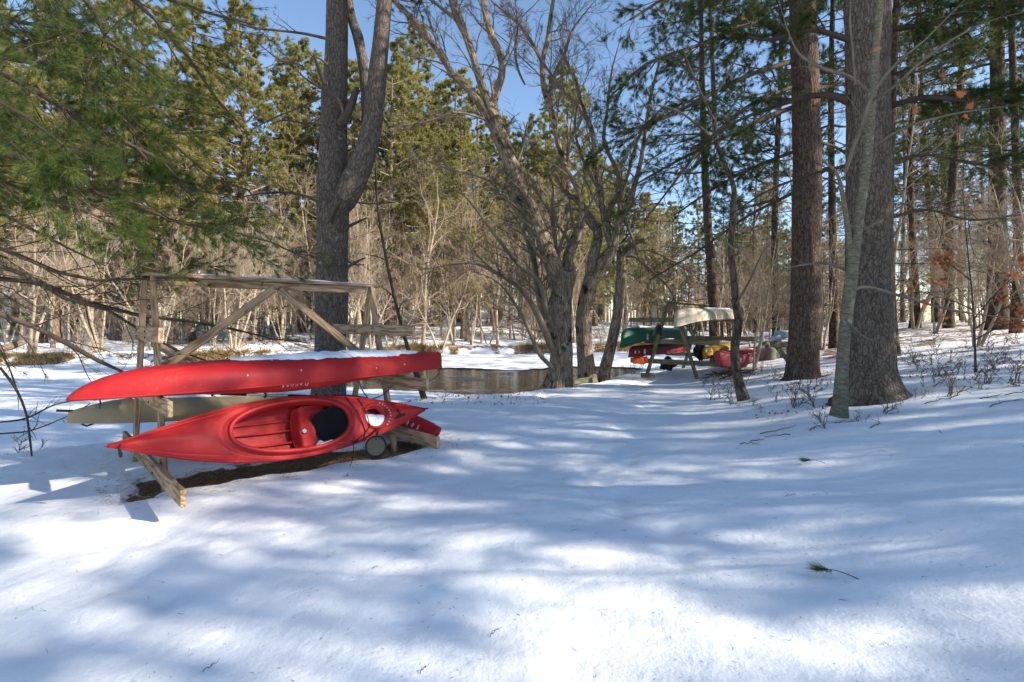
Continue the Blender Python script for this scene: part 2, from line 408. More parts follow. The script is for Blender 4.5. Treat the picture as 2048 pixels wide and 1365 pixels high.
# ------------------------------------------------------------------ terrain
NB = np.array([(-60,-8),(-20,2),(-10,4.3),(-6,6.1),(-5.2,6.6),(-4,8.0),(-2.5,9.8),(-1.6,10.9),(0,11.4),(1,12.2),(2.4,13.6),(3.4,15.2),(5,17.8),(8,21),(12,26),(20,34),(60,62),(260,240)], float)
FB = np.array([(-260,-120),(-60,8),(-40,20),(-26,25.8),(-19,27.2),(-14.7,28.9),(-5.5,32.9),(2.7,35.9),(8.4,38),(15,40.5),(25,46),(40,58),(60,76),(260,260)], float)
ICE = -0.70
def yb(x): return np.interp(x, NB[:, 0], NB[:, 1])
def yf(x): return np.interp(x, FB[:, 0], FB[:, 1])
def gz(x, y, detail=False):
    x = np.asarray(x, float); y = np.asarray(y, float)
    x0 = 2.0+.3*np.clip(y-5, -3, 12)
    r = x-x0
    h = .17*np.where(r > 6, r, np.log1p(np.exp(np.clip(r*2.2, -30, 30)))/2.2)
    h = 1.75*np.tanh(h/1.75)
    h = h*(1-.75*sstep(22, 40, y))
    h = h - .06*np.exp(-((x+3.0)**2+(y-5.7)**2)/9.0)
    h = h + .05*vn(x*.35+7, y*.35, seed=3) + .022*vn(x*1.1, y*1.1, seed=4)
    # near bank falls to the ice
    s = y-yb(x)+.25*vn(x*.8, y*.8, seed=8)
    ice = ICE-.45
    near = h*(1-sstep(-.35, 2.4, s)) + ice*sstep(-.35, 2.4, s)
    # far bank
    e = y-yf(x)+.9*vn(x*.35, y*.35, seed=9)+.3*vn(x*1.3, y*1.3, seed=12)
    slope = np.interp(x, [-60, -22, -14, -2, 6, 20, 60], [.012, .03, .075, .09, .06, .03, .02])
    ee = np.clip(e, 0, 48)
    up = ICE+.42+slope*ee+.12*vn(x*.25, y*.25, seed=5)*sstep(0, 4, e)+.05*vn(x*.9, y*.9, seed=6)
    far = ice*(1-sstep(-1.2, .7, e))+up*sstep(-1.2, .7, e)
    z = np.where(e > -1.2, np.maximum(far, ice), near)
    z = np.where((e > -1.2) & (near > far), near, z)
    if detail:
        z = z+.011*vn(x*3.1, y*4.2, seed=21)+.004*vn(x*11, y*11, seed=22)+.0018*vn(x*27, y*27, seed=23)
        d = dirt(x, y); z = z-.075*d
        for px_, d_, r_ in TREES:
            z = z-.07*np.exp(-(np.hypot(x-(px_-CX)/F*d_, y-d_)/r_)**4)
        # old footprints and hollows in the snow
        for fx, fy in FOOT:
            z = z-.032*np.exp(-(((x-fx)/.10)**2+((y-fy)/.16)**2))
    return z
TREES = [(1738,7.6,.55),(1607,11,.5),(1679,6.7,.28),(1484,9.2,.25),(657,10,.5),(1118,12.6,.55),(1175,13.3,.4),(1208,13.7,.35)]
FOOT = [(-.4+.25*math.sin(i*2.1)+.42*i*.3, 8.3+.33*i) for i in range(9)]+[(1.1+.2*(i % 2)-.1*i, 3.4+.45*i) for i in range(6)]+[(-2.0-.4*i, 3.0+.22*(i % 3)) for i in range(5)]+[(.9+.25*(i % 2)+.18*i, 5.2+.62*i) for i in range(12)]+[(.2-.3*(i % 2)+.12*i, 9.0+.5*i) for i in range(7)]
# bare strip of soil below the boats
DA = P(325, 978, 4.95)[:2]; DB = P(800, 893, 6.5)[:2]
def dirt(x, y):
    ab = DB-DA; L = np.hypot(*ab); u = ab/L; nn = np.array([-u[1], u[0]])
    t = (x-DA[0])*u[0]+(y-DA[1])*u[1]; s = (x-DA[0])*nn[0]+(y-DA[1])*nn[1]
    wob = .10*vn(x*2.2, y*2.2, seed=31)+.05*vn(x*7, y*7, seed=32)
    c = .19+.05*np.sin(t*1.3); hw = .35+wob-.10*np.clip(t-L*.5, 0, 3)*.5
    a = sstep(.07, -.09, np.abs(s-c)-hw)
    return a*sstep(-.35, -.15, t+wob)*sstep(.45, .2, t-L+wob)
def axis(segs):
    out = []
    for a, b, st in segs: out += list(np.arange(a, b, st))
    return np.array(out+[segs[-1][1]])
gx = axis([(-260,-80,12),(-80,-30,1.6),(-30,-12,.4),(-12,-6,.12),(-6,2,.03),(2,7,.05),(7,14,.12),(14,30,.4),(30,80,1.6),(80,260,12)])
gy = axis([(-30,-6,3),(-6,1,.4),(1,3.5,.06),(3.5,8.5,.03),(8.5,16,.07),(16,24,.2),(24,48,.22),(48,80,.8),(80,130,3),(130,420,20)])
X, Y = np.meshgrid(gx, gy, indexing='ij'); Z = gz(X, Y, True)
# litter value drives where brown leaves show through the snow
e = Y-yf(X)+.9*vn(X*.35, Y*.35, seed=9)
lit = .10+.42*np.exp(-((e-.6)/1.0)**2)+.12*sstep(0, 3, e)*sstep(30, 5, e)
x0 = 2.0+.3*np.clip(Y-5, -3, 12)
slope_r = sstep(1.2, 4.5, X-x0)*sstep(5.2, 8.5, Y)*sstep(60, 30, Y)
lit = np.where(e < -2, .02+.39*slope_r, lit)
s_ = Y-yb(X); lit = np.where((e < -2), lit+.30*np.exp(-((s_-1.4)/.8)**2)*sstep(-9, -4, X), lit)
lit = np.where((X > 8) & (Y > 13) & (e < -2), .52, lit)
lit = np.where(Y < 7, 0.0, lit)
dd_ = dirt(X, Y)
ab_ = DB-DA; t_ = ((X-DA[0])*ab_[0]+(Y-DA[1])*ab_[1])/np.hypot(*ab_); s_ = (-(X-DA[0])*ab_[1]+(Y-DA[1])*ab_[0])/np.hypot(*ab_)
lit = np.maximum(lit, np.maximum(dd_, .47*np.exp(-((s_-.2)/.6)**4)*np.exp(-((t_-1.3)/2.0)**4)))
for px_, d_, r_ in TREES: lit = lit+.50*np.exp(-(np.hypot(X-(px_-CX)/F*d_, Y-d_)/(r_*1.05))**4)
nx, ny = len(gx), len(gy); idx = np.arange(nx*ny).reshape(nx, ny)
mb = MB(); mb.add(np.stack([X, Y, Z], -1).reshape(-1, 3), np.stack([idx[:-1, :-1], idx[1:, :-1], idx[1:, 1:], idx[:-1, 1:]], -1).reshape(-1, 4), tint=lit.ravel())
ground = mb.build('ground', M_ground); tag(ground, 'snow covered ground sloping up to the right with brown leaf litter patches', 'ground', kind='structure')
# river ice with an open pool
pool = np.array([(-8.3,20.6),(-6,23.6),(-2.5,24.6),(0,24.0),(2,24.9),(4.2,25.2),(5.8,24.8),(6.6,22.8),(6.0,20.6),(4.0,17.6),(1.8,15.9),(-.5,15.9),(-2.6,16.5),(-5,17.4),(-7.4,18.6)])
def inpoly(x, y, pg):
    ins = np.zeros(x.shape, bool); j = len(pg)-1
    for i in range(len(pg)):
        xi, yi = pg[i]; xj, yj = pg[j]
        ins ^= ((yi > y) != (yj > y)) & (x < (xj-xi)*(y-yi)/(yj-yi+1e-12)+xi); j = i
    return ins
ix_ = axis([(-150,-30,10),(-30,-10,1),(-10,10,.08),(10,30,1),(30,150,10)]); iy_ = axis([(-30,0,5),(0,14,1),(14,27,.08),(27,60,1),(60,150,10)])
X, Y = np.meshgrid(ix_, iy_, indexing='ij')
Zi = ICE+.010*vn(X*.5, Y*.5, seed=40)+.005*vn(X*3, Y*3, seed=41)
cx_ = (X[:-1, :-1]+X[1:, 1:])/2; cy_ = (Y[:-1, :-1]+Y[1:, 1:])/2
keep = ~inpoly(cx_+.35*vn(cx_*.9, cy_*.9, seed=42)+.12*vn(cx_*3, cy_*3, seed=44), cy_+.8*vn(cx_*.45, cy_*.6, seed=43)+.2*vn(cx_*2, cy_*2, seed=46), pool)
idx = np.arange(X.size).reshape(X.shape)
q = np.stack([idx[:-1, :-1], idx[1:, :-1], idx[1:, 1:], idx[:-1, 1:]], -1)[keep]
mb = MB(); mb.add(np.stack([X, Y, Zi], -1).reshape(-1, 3), q, tint=0)
tag(mb.build('river_ice', M_snow), 'snow covered ice on the frozen river', 'ice', kind='structure')
mb = MB(); mb.add([(-16, 12, ICE-.03), (16, 12, ICE-.03), (16, 30, ICE-.03), (-16, 30, ICE-.03)], [(0, 1, 2, 3)])
tag(mb.build('river_water', M_water), 'dark open water in a hole in the river ice', 'water', kind='structure')

# ------------------------------------------------------------------ lumber racks
def box_board(parent, name, p0, p1, wd, th, up=(0, 0, 1), mat=None, bev=.006, label=None):
    """board from p0 to p1, wd along 'up', th sideways; local x is the length"""
    p0 = Vector(p0); p1 = Vector(p1); Xa = (p1-p0); L = Xa.length; Xa.normalize()
    Za = Vector(up); Za = (Za-Xa*Za.dot(Xa)).normalized(); Ya = Za.cross(Xa)
    M = Matrix((( Xa.x, Ya.x, Za.x, 0), (Xa.y, Ya.y, Za.y, 0), (Xa.z, Ya.z, Za.z, 0), (0, 0, 0, 1)))
    M.translation = (p0+p1)/2
    a, b, c = th/2, wd/2, bev
    sec = [(-a+c, -b), (a-c, -b), (a, -b+c), (a, b-c), (a-c, b), (-a+c, b), (-a, b-c), (-a, -b+c)]
    v = []; xs = [-L/2, -L/2+c, L/2-c, L/2]
    for k, x in enumerate(xs):
        f = 1-(c/max(a, b) if k in (0, 3) else 0)
        v += [(x, y*f, z*f) for y, z in sec]
    q = [(k*8+i, k*8+(i+1) % 8, (k+1)*8+(i+1) % 8, (k+1)*8+i) for k in range(3) for i in range(8)]
    q += [(7, 6, 1, 0)[::-1], (6, 5, 2, 1)[::-1], (5, 4, 3, 2)[::-1], (24+7, 24+6, 24+1, 24), (24+6, 24+5, 24+2, 24+1), (24+5, 24+4, 24+3, 24+2)]
    m = MB(); m.add(np.array(v), q)
    o = m.build(name, mat or M_wood, parent, smooth=False, attrs=False)
    o.matrix_basis = parent.matrix_basis.inverted() @ M
    if label: o['label'] = label
    return o
def v3(c, s, z, n): return (c[0]+n[0]*s, c[1]+n[1]*s, z)
def build_rack(name, label, group, CL, CR, zr, arms, legs, mat, ridge_ext=(.12, .12), braces=True, spread=.7, bolts=False):
    CL = np.array(CL); CR = np.array(CR); u = (CR-CL)/np.linalg.norm(CR-CL); n = np.array([u[1], -u[0]])
    mid = (CL+CR)/2; root = empty(name, (mid[0], mid[1], float(gz(*mid))), label, 'boat rack', group)
    A = CL-u*ridge_ext[0]; B = CR+u*ridge_ext[1]
    box_board(root, 'ridge_cap', (A[0], A[1], zr-.02), (B[0], B[1], zr-.02), .038, .19, mat=mat)
    A = CL+u*.05; B = CR-u*.05
    box_board(root, 'ridge_beam', (A[0], A[1], zr-.085), (B[0], B[1], zr-.085), .09, .045, mat=mat)
    for C_, sgn in ((CL, 1), (CR, -1)):
        for s, off in ((1, .0), (-1, .055)):
            o_ = C_-u*sgn*off
            foot = o_+n*s*spread; zf = float(gz(*foot))-.12
            top = o_+n*s*.05
            box_board(root, 'leg', (foot[0], foot[1], zf), (top[0], top[1], zr-.045), .092, .05, up=(n[0], n[1], 0), mat=mat)
    if braces:
        zc = zr-.17
        for C_, sg in ((CL, -1), (CR, 1)):
            a = mid+u*sg*.03+n*.045; b = C_-u*sg*.02+n*.045
            box_board(root, 'brace', (a[0], a[1], zc+.05), (b[0], b[1], 1.03), .092, .038, mat=mat)
    for side, s0, s1, z, off, wd in arms:
        C_ = CL if side == 'L' else CR
        c = C_+u*off
        a = v3(c, s0, z, n); b = v3(c, s1, z, n)
        box_board(root, 'support_arm', a, b, wd, .042, mat=mat)
    if bolts:
        for side, s0, s1, z, off, wd in arms:
            C_ = CL if side == 'L' else CR
            for sg in (-1, 1):
                k = (zr-z)/zr; c = C_+u*(off-.024)+n*sg*(.05+(spread-.05)*k)
                for dz_ in (-.03, .03):
                    m = MB(); a_ = np.array([c[0], c[1], z+dz_]); e_ = np.array([u[0], u[1], 0])*.004
                    tubes(m, np.array([a_+e_, a_-e_]), np.array([.011, .011]), 8, cap=True); m.build('bolt', M_black, root, mw=rootmat(root.location), attrs=False)
    return root, u, n
rack1, U1, N1 = build_rack('boat_rack', 'near weathered wooden boat rack with two A frames and a V brace under its ridge', None,
    (-3.8, 5.4), (-2.0, 7.15), 2.095,
    [('L', .9, -1.1, 1.455, -.075, .145), ('L', 1.3, -1.15, .825, -.075, .14), ('L', 1.78, -1.25, .175, -.075, .14),
     ('R', 1.22, -.95, 1.465, -.06, .14), ('R', 1.5, -1.1, .83, -.06, .14), ('R', 1.72, -1.2, .185, -.06, .14)], None, M_wood, (.10, .16), bolts=True)
# snow lying along the ridge cap
m = MB(); n_ = 60; tt = np.linspace(0, 1, n_)
CLv = np.array([-3.8, 5.4])-U1*.05; CRv = np.array([-2.0, 7.15])+U1*.1
for j, sd_ in enumerate((-.075, -.03, .03, .075)):
    pass
row = []
for s_, hh in ((-.08, .0), (-.055, .012), (0, .018), (.055, .012), (.08, .0)):
    c = CLv[None, :]*(1-tt[:, None])+CRv[None, :]*tt[:, None]+N1[None, :]*(s_+.012*vn(tt*30, tt*0+s_*50, seed=3))[:, None]
    h = 2.0955+hh*np.clip(.6+1.0*vn(tt*9, tt*0, seed=5)+.5*sstep(.2, .6, tt), 0, 1.3)-(.004 if hh == 0 else 0)
    row.append(np.stack([c[:, 0], c[:, 1], h], -1))
row = np.array(row); idx = np.arange(5*n_).reshape(5, n_)
m.add(row.reshape(-1, 3), np.stack([idx[:-1, :-1], idx[1:, :-1], idx[1:, 1:], idx[:-1, 1:]], -1).reshape(-1, 4))
m.build('ridge_snow', M_snow, rack1, mw=rootmat(rack1.location))

# far rack
C2 = np.array([4.2, 13.5]); u2 = np.array([1.9, 2.7]); u2 /= np.linalg.norm(u2)
rack2, U2, N2 = build_rack('boat_rack', 'far wooden boat rack holding a green canoe and a cream canoe', None, C2, C2+u2*3.2, 2.095,
    [('L', 1.25, -1.15, .48, .06, .13), ('L', 1.2, -.75, 1.02, .06, .13), ('L', .7, -1.2, 1.60, .06, .12),
     ('R', 1.2, -1.0, 1.60, -.06, .12), ('R', 1.55, -.9, 1.02, -.06, .13), ('R', 1.2, -1.2, .5, -.06, .12)], None, M_woodo, (.15, .25), braces=False)
for s0 in (-1.2, 1.2):
    a = C2+U2*.07+N2*(.35*np.sign(s0)); b = C2+U2*.07+N2*(.62*np.sign(s0))
    box_board(rack2, 'arm_strut', (b[0], b[1], 1.06), (a[0], a[1], 1.5), .07, .035, up=(N2[0], N2[1], 0), mat=M_woodo)
f_ = C2-N2*.7; zf = float(gz(*f_))
box_board(rack2, 'foot_block', (f_[0]-.14, f_[1]-.12, zf+.05), (f_[0]+.2, f_[1]-.12, zf+.05), .13, .16, mat=M_woodo)

# ------------------------------------------------------------------ boats
def frame3(origin, xaxis, zaxis):
    Xa = Vector(xaxis).normalized(); Za = Vector(zaxis); Za = (Za-Xa*Za.dot(Xa)).normalized(); Ya = Za.cross(Xa)
    M = Matrix(((Xa.x, Ya.x, Za.x, 0), (Xa.y, Ya.y, Za.y, 0), (Xa.z, Ya.z, Za.z, 0), (0, 0, 0, 1))); M.translation = Vector(origin); return M
def grid_q(ni, nj, mask=None, close=False):
    idx = np.arange(ni*nj).reshape(ni, nj)
    q = np.stack([idx[:-1, :-1], idx[1:, :-1], idx[1:, 1:], idx[:-1, 1:]], -1)
    return q[mask] if mask is not None else q.reshape(-1, 4)
def local_tube(parent, name, pts, r, mat, sides=8, n=None, cap=True):
    pts = np.array(pts, float); rr = np.full(len(pts), r) if np.ndim(r) == 0 else np.array(r)
    if n: pts, rr = resample(pts, rr, n)
    m = MB(); tubes(m, pts, rr, sides, cap=cap); return m.build(name, mat, parent, attrs=False)
def text_obj(parent, name, s, size, M, mat, ext=.0008, italic=0, align='CENTER'):
    cu = bpy.data.curves.new(name, 'FONT'); cu.body = s; cu.size = size; cu.extrude = ext; cu.align_x = align; cu.align_y = 'CENTER'; cu.shear = italic
    cu.materials.append(mat); cu.resolution_u = 2
    o = bpy.data.objects.new(name, cu); sc.collection.objects.link(o)
    bpy.context.view_layer.update()
    me = bpy.data.meshes.new_from_object(o); bpy.data.objects.remove(o)
    o = bpy.data.objects.new(name, me); sc.collection.objects.link(o); o.parent = parent; o.matrix_basis = M
    if not me.materials: me.materials.append(mat)
    return o

# --- sit inside kayak on the lower near arms, deck towards the camera
K0 = np.array([-3.40, 4.25, .53]); K1 = np.array([-1.12, 6.49, .446]); KC = (K0+K1)/2; KL = np.linalg.norm(K1-K0)/2
nrm = Vector((N1[0]*.9, N1[1]*.9, .42))
KM = frame3(KC+np.array([0, 0, .0]), K1-K0, nrm)
kayak = empty('kayak', None, 'red kayak leaning on its side, open cockpit facing out, on the near rack', 'kayak', mat=KM)
def kb(t): return .322*np.clip(1-np.abs(t)**2.0, 0, 1)**np.where(np.asarray(t) < 0, 1.22, 1.02)
def deck_z(x, y):
    t = x/KL; b = kb(t)+1e-4; c = .020+.06*(1-t*t)
    ridge = .02*np.exp(-(y/.05)**2)*sstep(.40, .8, np.abs(t))
    return c*(1-np.clip(np.abs(y)/b, 0, 1)**2.4)+.10*np.abs(t)**3-.03+ridge*sstep(0, .05, b-np.abs(y))
CXc, CA, CB = -.03, .615, .262
def cock(x, y, g=0.0):
    xx = x-CXc; bb = CB*(1+.10*np.clip(xx/CA, -1, 1)); return (np.abs(xx)/(CA+g))**2.25+(np.abs(y)/(bb+g))**2.25
HX, HR = .90, .135
ni, nj = 421, 121
ts = np.sin(np.linspace(-1, 1, ni)*np.pi/2*.985)/np.sin(np.pi/2*.985); js = np.linspace(-1, 1, nj)
TT, JJ = np.meshgrid(ts, js, indexing='ij'); Xg = TT*KL; Yg = JJ*kb(TT)
Zg = deck_z(Xg, Yg)
cc = cock(Xg, Yg); 
# recess round the cockpit rim and round the rear hatch
rc = np.sqrt(cc)
Zg = Zg-.020*np.exp(-((rc-1.14)/.07)**2)
hr = np.hypot(Xg-HX, Yg)
Zg = Zg-.014*np.exp(-((hr-HR-.03)/.016)**2)
gro = np.exp(-((np.abs(Yg)-kb(TT)*.80)/.008)**2)*sstep(.35, .5, np.abs(TT))*sstep(.95, .8, np.abs(TT))
Zg = Zg-.006*gro
cm = (Xg[:-1, :-1]+Xg[1:, 1:])/2; cy = (Yg[:-1, :-1]+Yg[1:, 1:])/2
mask = (cock(cm, cy) > 1) & (np.hypot(cm-HX, cy) > HR)
m = MB(); m.add(np.stack([Xg, Yg, Zg], -1).reshape(-1, 3), grid_q(ni, nj, mask))
m.build('deck', M_red2, kayak, attrs=False)
# hull (shell below the deck)
ni, nj = 121, 49
ts = np.sin(np.linspace(-1, 1, ni)*np.pi/2*.985)/np.sin(np.pi/2*.985); ph = np.linspace(0, np.pi, nj)
TT, PH = np.meshgrid(ts, ph, indexing='ij')
dep = .26*np.clip(1-np.abs(TT)**2.4, 0, 1)**.9+.010
c_ = np.cos(PH); s_ = np.sin(PH)
ex = .62
Yh = np.sign(c_)*np.abs(c_)**ex*kb(TT); Zh = .10*np.abs(TT)**3-.03-np.abs(s_)**ex*dep
Zh = Zh+.012*np.exp(-((np.abs(Yh)-.13)/.02)**2)*(np.abs(s_) > .8)*(1-TT**4)
m = MB(); m.add(np.stack([TT*KL, Yh, Zh], -1).reshape(-1, 3), grid_q(ni, nj))
m.build('hull', M_red, kayak, attrs=False)
# seam line
for sgn in (-1, 1):
    t_ = np.linspace(-.985, .985, 90)
    local_tube(kayak, 'gunwale_seam', np.stack([t_*KL, sgn*(kb(t_)+.001), .10*np.abs(t_)**3-.03], -1), .009, M_red, 6)
# cockpit rim: a raised lip
a = np.linspace(0, 2*np.pi, 121)
def oval(g):
    ex = 2/2.25; x = CXc+np.sign(np.cos(a))*np.abs(np.cos(a))**ex*(CA+g); bb = CB*(1+.10*(x-CXc)/CA)
    return x, np.sign(np.sin(a))*np.abs(np.sin(a))**ex*(bb+g)
rows = []
for g, dz in ((-.028, -.09), (-.020, .0), (-.018, .028), (-.004, .036), (.012, .034), (.018, .024), (.014, -.01)):
    x, y = oval(g); rows.append(np.stack([x, y, deck_z(x, np.clip(y, -.34, .34))*.35+.018+dz], -1))
m = MB(); rows = np.array(rows); m.add(rows.reshape(-1, 3), grid_q(len(rows), len(a)))
m.build('cockpit_rim', M_red2, kayak, attrs=False)
# rear hatch rim + snow in it + foam behind
rows = []
for g, dz in ((-.03, -.05), (-.012, -.05), (-.010, .012), (.004, .018), (.012, .012), (.014, -.02)):
    rows.append(np.stack([HX+np.cos(a)*(HR+g), np.sin(a)*(HR+g), .028+dz+0*a], -1))
m = MB(); rows = np.array(rows); m.add(rows.reshape(-1, 3), grid_q(len(rows), len(a)))
m.build('hatch_rim', M_red2, kayak, attrs=False)
def snow_heap(parent, name, fn, nu=40, nv=40):
    uu, vv = np.meshgrid(np.linspace(0, 1, nu), np.linspace(0, 1, nv), indexing='ij')
    m = MB(); m.add(fn(uu, vv).reshape(-1, 3), grid_q(nu, nv)); return m.build(name, M_snow, parent, attrs=False)
def hs(uu, vv):
    r = .128*uu; th = vv*2*np.pi; x = HX+r*np.cos(th); y = r*np.sin(th)
    y = np.minimum(y, .03-.18*(x-HX)+.01*vn(x*40, y*40, seed=2)); return np.stack([x, y, .022-.05*sstep(-.02, .05, y)+.004*vn(x*30, y*30, seed=6)], -1)
snow_heap(kayak, 'hatch_snow', hs)
m = MB(); m.add([(HX-.14, -.14, -.10), (HX+.14, -.14, -.10), (HX+.14, .14, -.10), (HX-.14, .14, -.10)], [(0, 1, 2, 3)]); m.build('bulkhead', M_maroon, kayak, attrs=False)
# seat
su, sv = np.meshgrid(np.linspace(0, 1, 34), np.linspace(-1, 1, 41), indexing='ij')
xs = .04+su*.34; front = sstep(0, .14, su)
zs = -.235+front*(.115+.035*np.cos(sv*np.pi))+.04*sstep(.75, 1, np.abs(sv))-.05*np.exp(-((su-.6)/.3)**2)*(1-sv**2)
xs = xs+.045*sv*sv*(1-su)-.02*(1-front)
cup = np.exp(-((np.hypot((su-.23)*.34, (sv+.18)*.22)/.034)**4)); zs = zs-.035*cup
m = MB(); m.add(np.stack([xs, sv*.235, zs], -1).reshape(-1, 3), grid_q(34, 41)); seat = m.build('seat', M_red2, kayak, attrs=False)
m = MB(); r_ = np.linspace(.001, .023, 4)[:, None]; th = np.linspace(0, 2*np.pi, 25)[None, :]
m.add(np.stack([.12+r_*np.cos(th), -.04+r_*np.sin(th), -.105+0*r_*th], -1).reshape(-1, 3), grid_q(4, 25)); m.build('cup_disc', M_grayp, seat, attrs=False)
for yy in (-.10, .02, .12):
    m = MB(); tubes(m, np.array([(-.52, yy, -.262), (-.2, yy*1.1, -.262), (.03, yy*1.1, -.255)]), np.array([.006, .012, .012]), 8, cap=True); m.build('floor_rib', M_red2, kayak, attrs=False)
# backrest: a padded black slab leaning in the cockpit
bu, bv = np.meshgrid(np.linspace(-1, 1, 33), np.linspace(-1, 1, 33), indexing='ij')
ru = np.sign(bu)*np.abs(bu)**.85; sq = np.sqrt(np.clip(1-.36*bv**2*np.abs(bu)**2, 0, 1))
def pad(side):
    x = ru*.185*sq; y = bv*.185*sq*(1-.18*(bu+1)/2)
    z = side*(.018*(1-np.maximum(np.abs(bu), np.abs(bv))**4)+.002)+.03*bv**2
    return np.stack([x, y, z], -1)
BM = np.array(frame3((.405, -.005, -.065), (.80, .25, .42), (-.35, -.1, .93)))
m = MB()
for side in (1, -1): p_ = pad(side).reshape(-1, 3); m.add(p_@BM[:3, :3].T+BM[:3, 3], grid_q(33, 33))
back = m.build('backrest', M_pad, kayak, attrs=False)
e_ = pad(0.0); ring = np.concatenate([e_[0, :], e_[:, -1], e_[-1, ::-1], e_[::-1, 0]]).reshape(-1, 3)@BM[:3, :3].T+BM[:3, 3]
m = MB(); tubes(m, ring, np.full(len(ring), .0045), 6); m.build('piping', M_black, back, attrs=False)
m = MB(); a1 = np.array([(.44, -.2, -.24), (.6, -.2, -.20), (.6, .22, -.20), (.44, .22, -.24), (.44, -.2, -.02), (.585, -.2, .0), (.585, .22, .0), (.44, .22, -.02)])
m.add(a1, [(0, 1, 2, 3), (1, 5, 6, 2), (3, 2, 6, 7), (0, 4, 5, 1)]); m.build('dark_void_foam', M_pad, kayak, smooth=False, attrs=False)  # foam block coloured black to paint in the dark void behind the backrest
def cs(uu, vv):
    x = .20+uu*.36; hgt = .13*np.sin(np.pi*np.clip(uu*1.0, 0, 1))**.7*(.8+.3*vn(uu*5, vv*3, seed=9))
    y = -.245+vv*hgt; return np.stack([x, y, -.06+.05*(1-vv)+.015*vn(uu*9, vv*9, seed=7)-.09*vv**2], -1)
snow_heap(kayak, 'cockpit_snow', cs)
m = MB(); m.add([(-.42, .205, -.045), (-.30, .222, -.045), (-.30, .232, -.075), (-.42, .215, -.075)], [(0, 3, 2, 1)]); m.build('warning_sticker', M_yel, kayak, attrs=False)
# bow toggle, stern handle and T handle
def dz(x, y): return float(deck_z(np.array(x), np.array(y)))
t = local_tube(kayak, 'bow_toggle', [(-1.49, -.005, .085), (-1.50, -.03, .09), (-1.49, -.075, .07), (-1.485, -.10, .05)], [.006, .007, .014, .012], M_black, n=12)
local_tube(kayak, 'stern_toggle', [(1.52, .0, .085), (1.60, .0, .10)], .010, M_black)
h_ = dz(1.14, 0)
local_tube(kayak, 'carry_handle', [(1.17, .045, h_+.012), (1.185, .01, h_+.02), (1.20, -.045, h_+.014)], .007, M_black)
local_tube(kayak, 'handle_grip', [(1.14, -.065, h_+.016), (1.20, -.05, h_+.02), (1.26, -.038, h_+.014)], [.012, .013, .011], M_black)
# letters round the hatch
word = 'perception'
for k, ch in enumerate(word):
    an = R(58-k*11.2)
    for off, mt, sz in ((.0, M_navy, .048), (.0018, M_white, .040)):
        Rr = HR+.045; x = HX+math.cos(an)*Rr; y = math.sin(an)*Rr
        Mx = Matrix.Translation((x, y, dz(x, y)+.006+off))@Matrix.Rotation(an-math.pi/2, 4, 'Z')
        text_obj(kayak, 'lettering', ch, sz, Mx, mt, .001+(.0008 if off == 0 else 0))
# shock cords over the rear deck
def on_deck(lst, lift=.009): return [(x, y, dz(x, y)+lift) for x, y in lst]
def densify(l, k=8): return [tuple(np.array(l[i])*(1-j/k)+np.array(l[i+1])*j/k) for i in range(len(l)-1) for j in range(k)]+[l[-1]]
for l in ([(.60, .27), (.68, .05), (.74, -.16), (.72, -.255)], [(.74, .235), (.78, .05), (.80, -.12), (.72, -.20), (.60, -.265)], [(.60, -.27), (.70, -.245), (.80, -.215), (.92, -.15)]):
    local_tube(kayak, 'shock_cord', on_deck(densify(l)), .0055, M_cord, 6)
local_tube(kayak, 'eyelet', [(.575, -.272, .012), (.625, -.262, .014)], .012, M_black)
tail = np.array(KM.inverted())
def w2l(p): return (tail[:3, :3]@np.array(p)+tail[:3, 3])
local_tube(kayak, 'loose_cord', [w2l(p) for p in [P(706, 880, 5.75), P(707, 900, 5.74), P(704, 922, 5.75), P(700, 932, 5.75)]], .004, M_cord, 6, n=20)
# round hatch cover hanging by its strap
dc = P(752, 893, 5.62); dn = Vector((.18, -1, .12)).normalized()
DM = frame3(dc, (1, .18, 0), dn)
disc = empty('hatch_cover', None, 'round olive black hatch cover hanging by a strap below the kayak', 'hatch cover', mat=DM)
prof = [(0, .014), (.04, .016), (.085, .013), (.098, .012), (.102, .020), (.110, .022), (.116, .014), (.116, -.012), (.108, -.02), (.0, -.02)]
th = np.linspace(0, 2*np.pi, 49); m = MB()
pr = np.array(prof); m.add(np.stack([pr[:, :1]*np.cos(th), pr[:, :1]*np.sin(th), pr[:, 1:]+0*th], -1)[:4].reshape(-1, 3), grid_q(4, 49)); m.build('cover_face', M_disc, disc, attrs=False)
m = MB(); m.add(np.stack([pr[:, :1]*np.cos(th), pr[:, :1]*np.sin(th), pr[:, 1:]+0*th], -1)[3:].reshape(-1, 3), grid_q(7, 49)); m.build('cover_rim', M_black, disc, attrs=False)
top = Vector(KM@Vector((.90, -.15, .05))); ti = DM.inverted()@top
local_tube(disc, 'strap', [tuple(ti), tuple(ti*.5+Vector((0, .045, .02))), (0.0, .075, .022)], [.008, .013, .008], M_black, 8, n=14)

# --- generic open / inverted hull
def hull_mesh(L, bfun, dfun, zfun, ni=90, nj=41, ex=.7):
    t = np.linspace(-1, 1, ni); ph = np.linspace(0, np.pi, nj); T, PHI = np.meshgrid(t, ph, indexing='ij')
    b = bfun(T); d = dfun(T); c, s = np.cos(PHI), np.sin(PHI)
    return np.stack([T*L/2, np.sign(c)*np.abs(c)**ex*b, zfun(T)+np.abs(s)**ex*d], -1), grid_q(ni, nj)
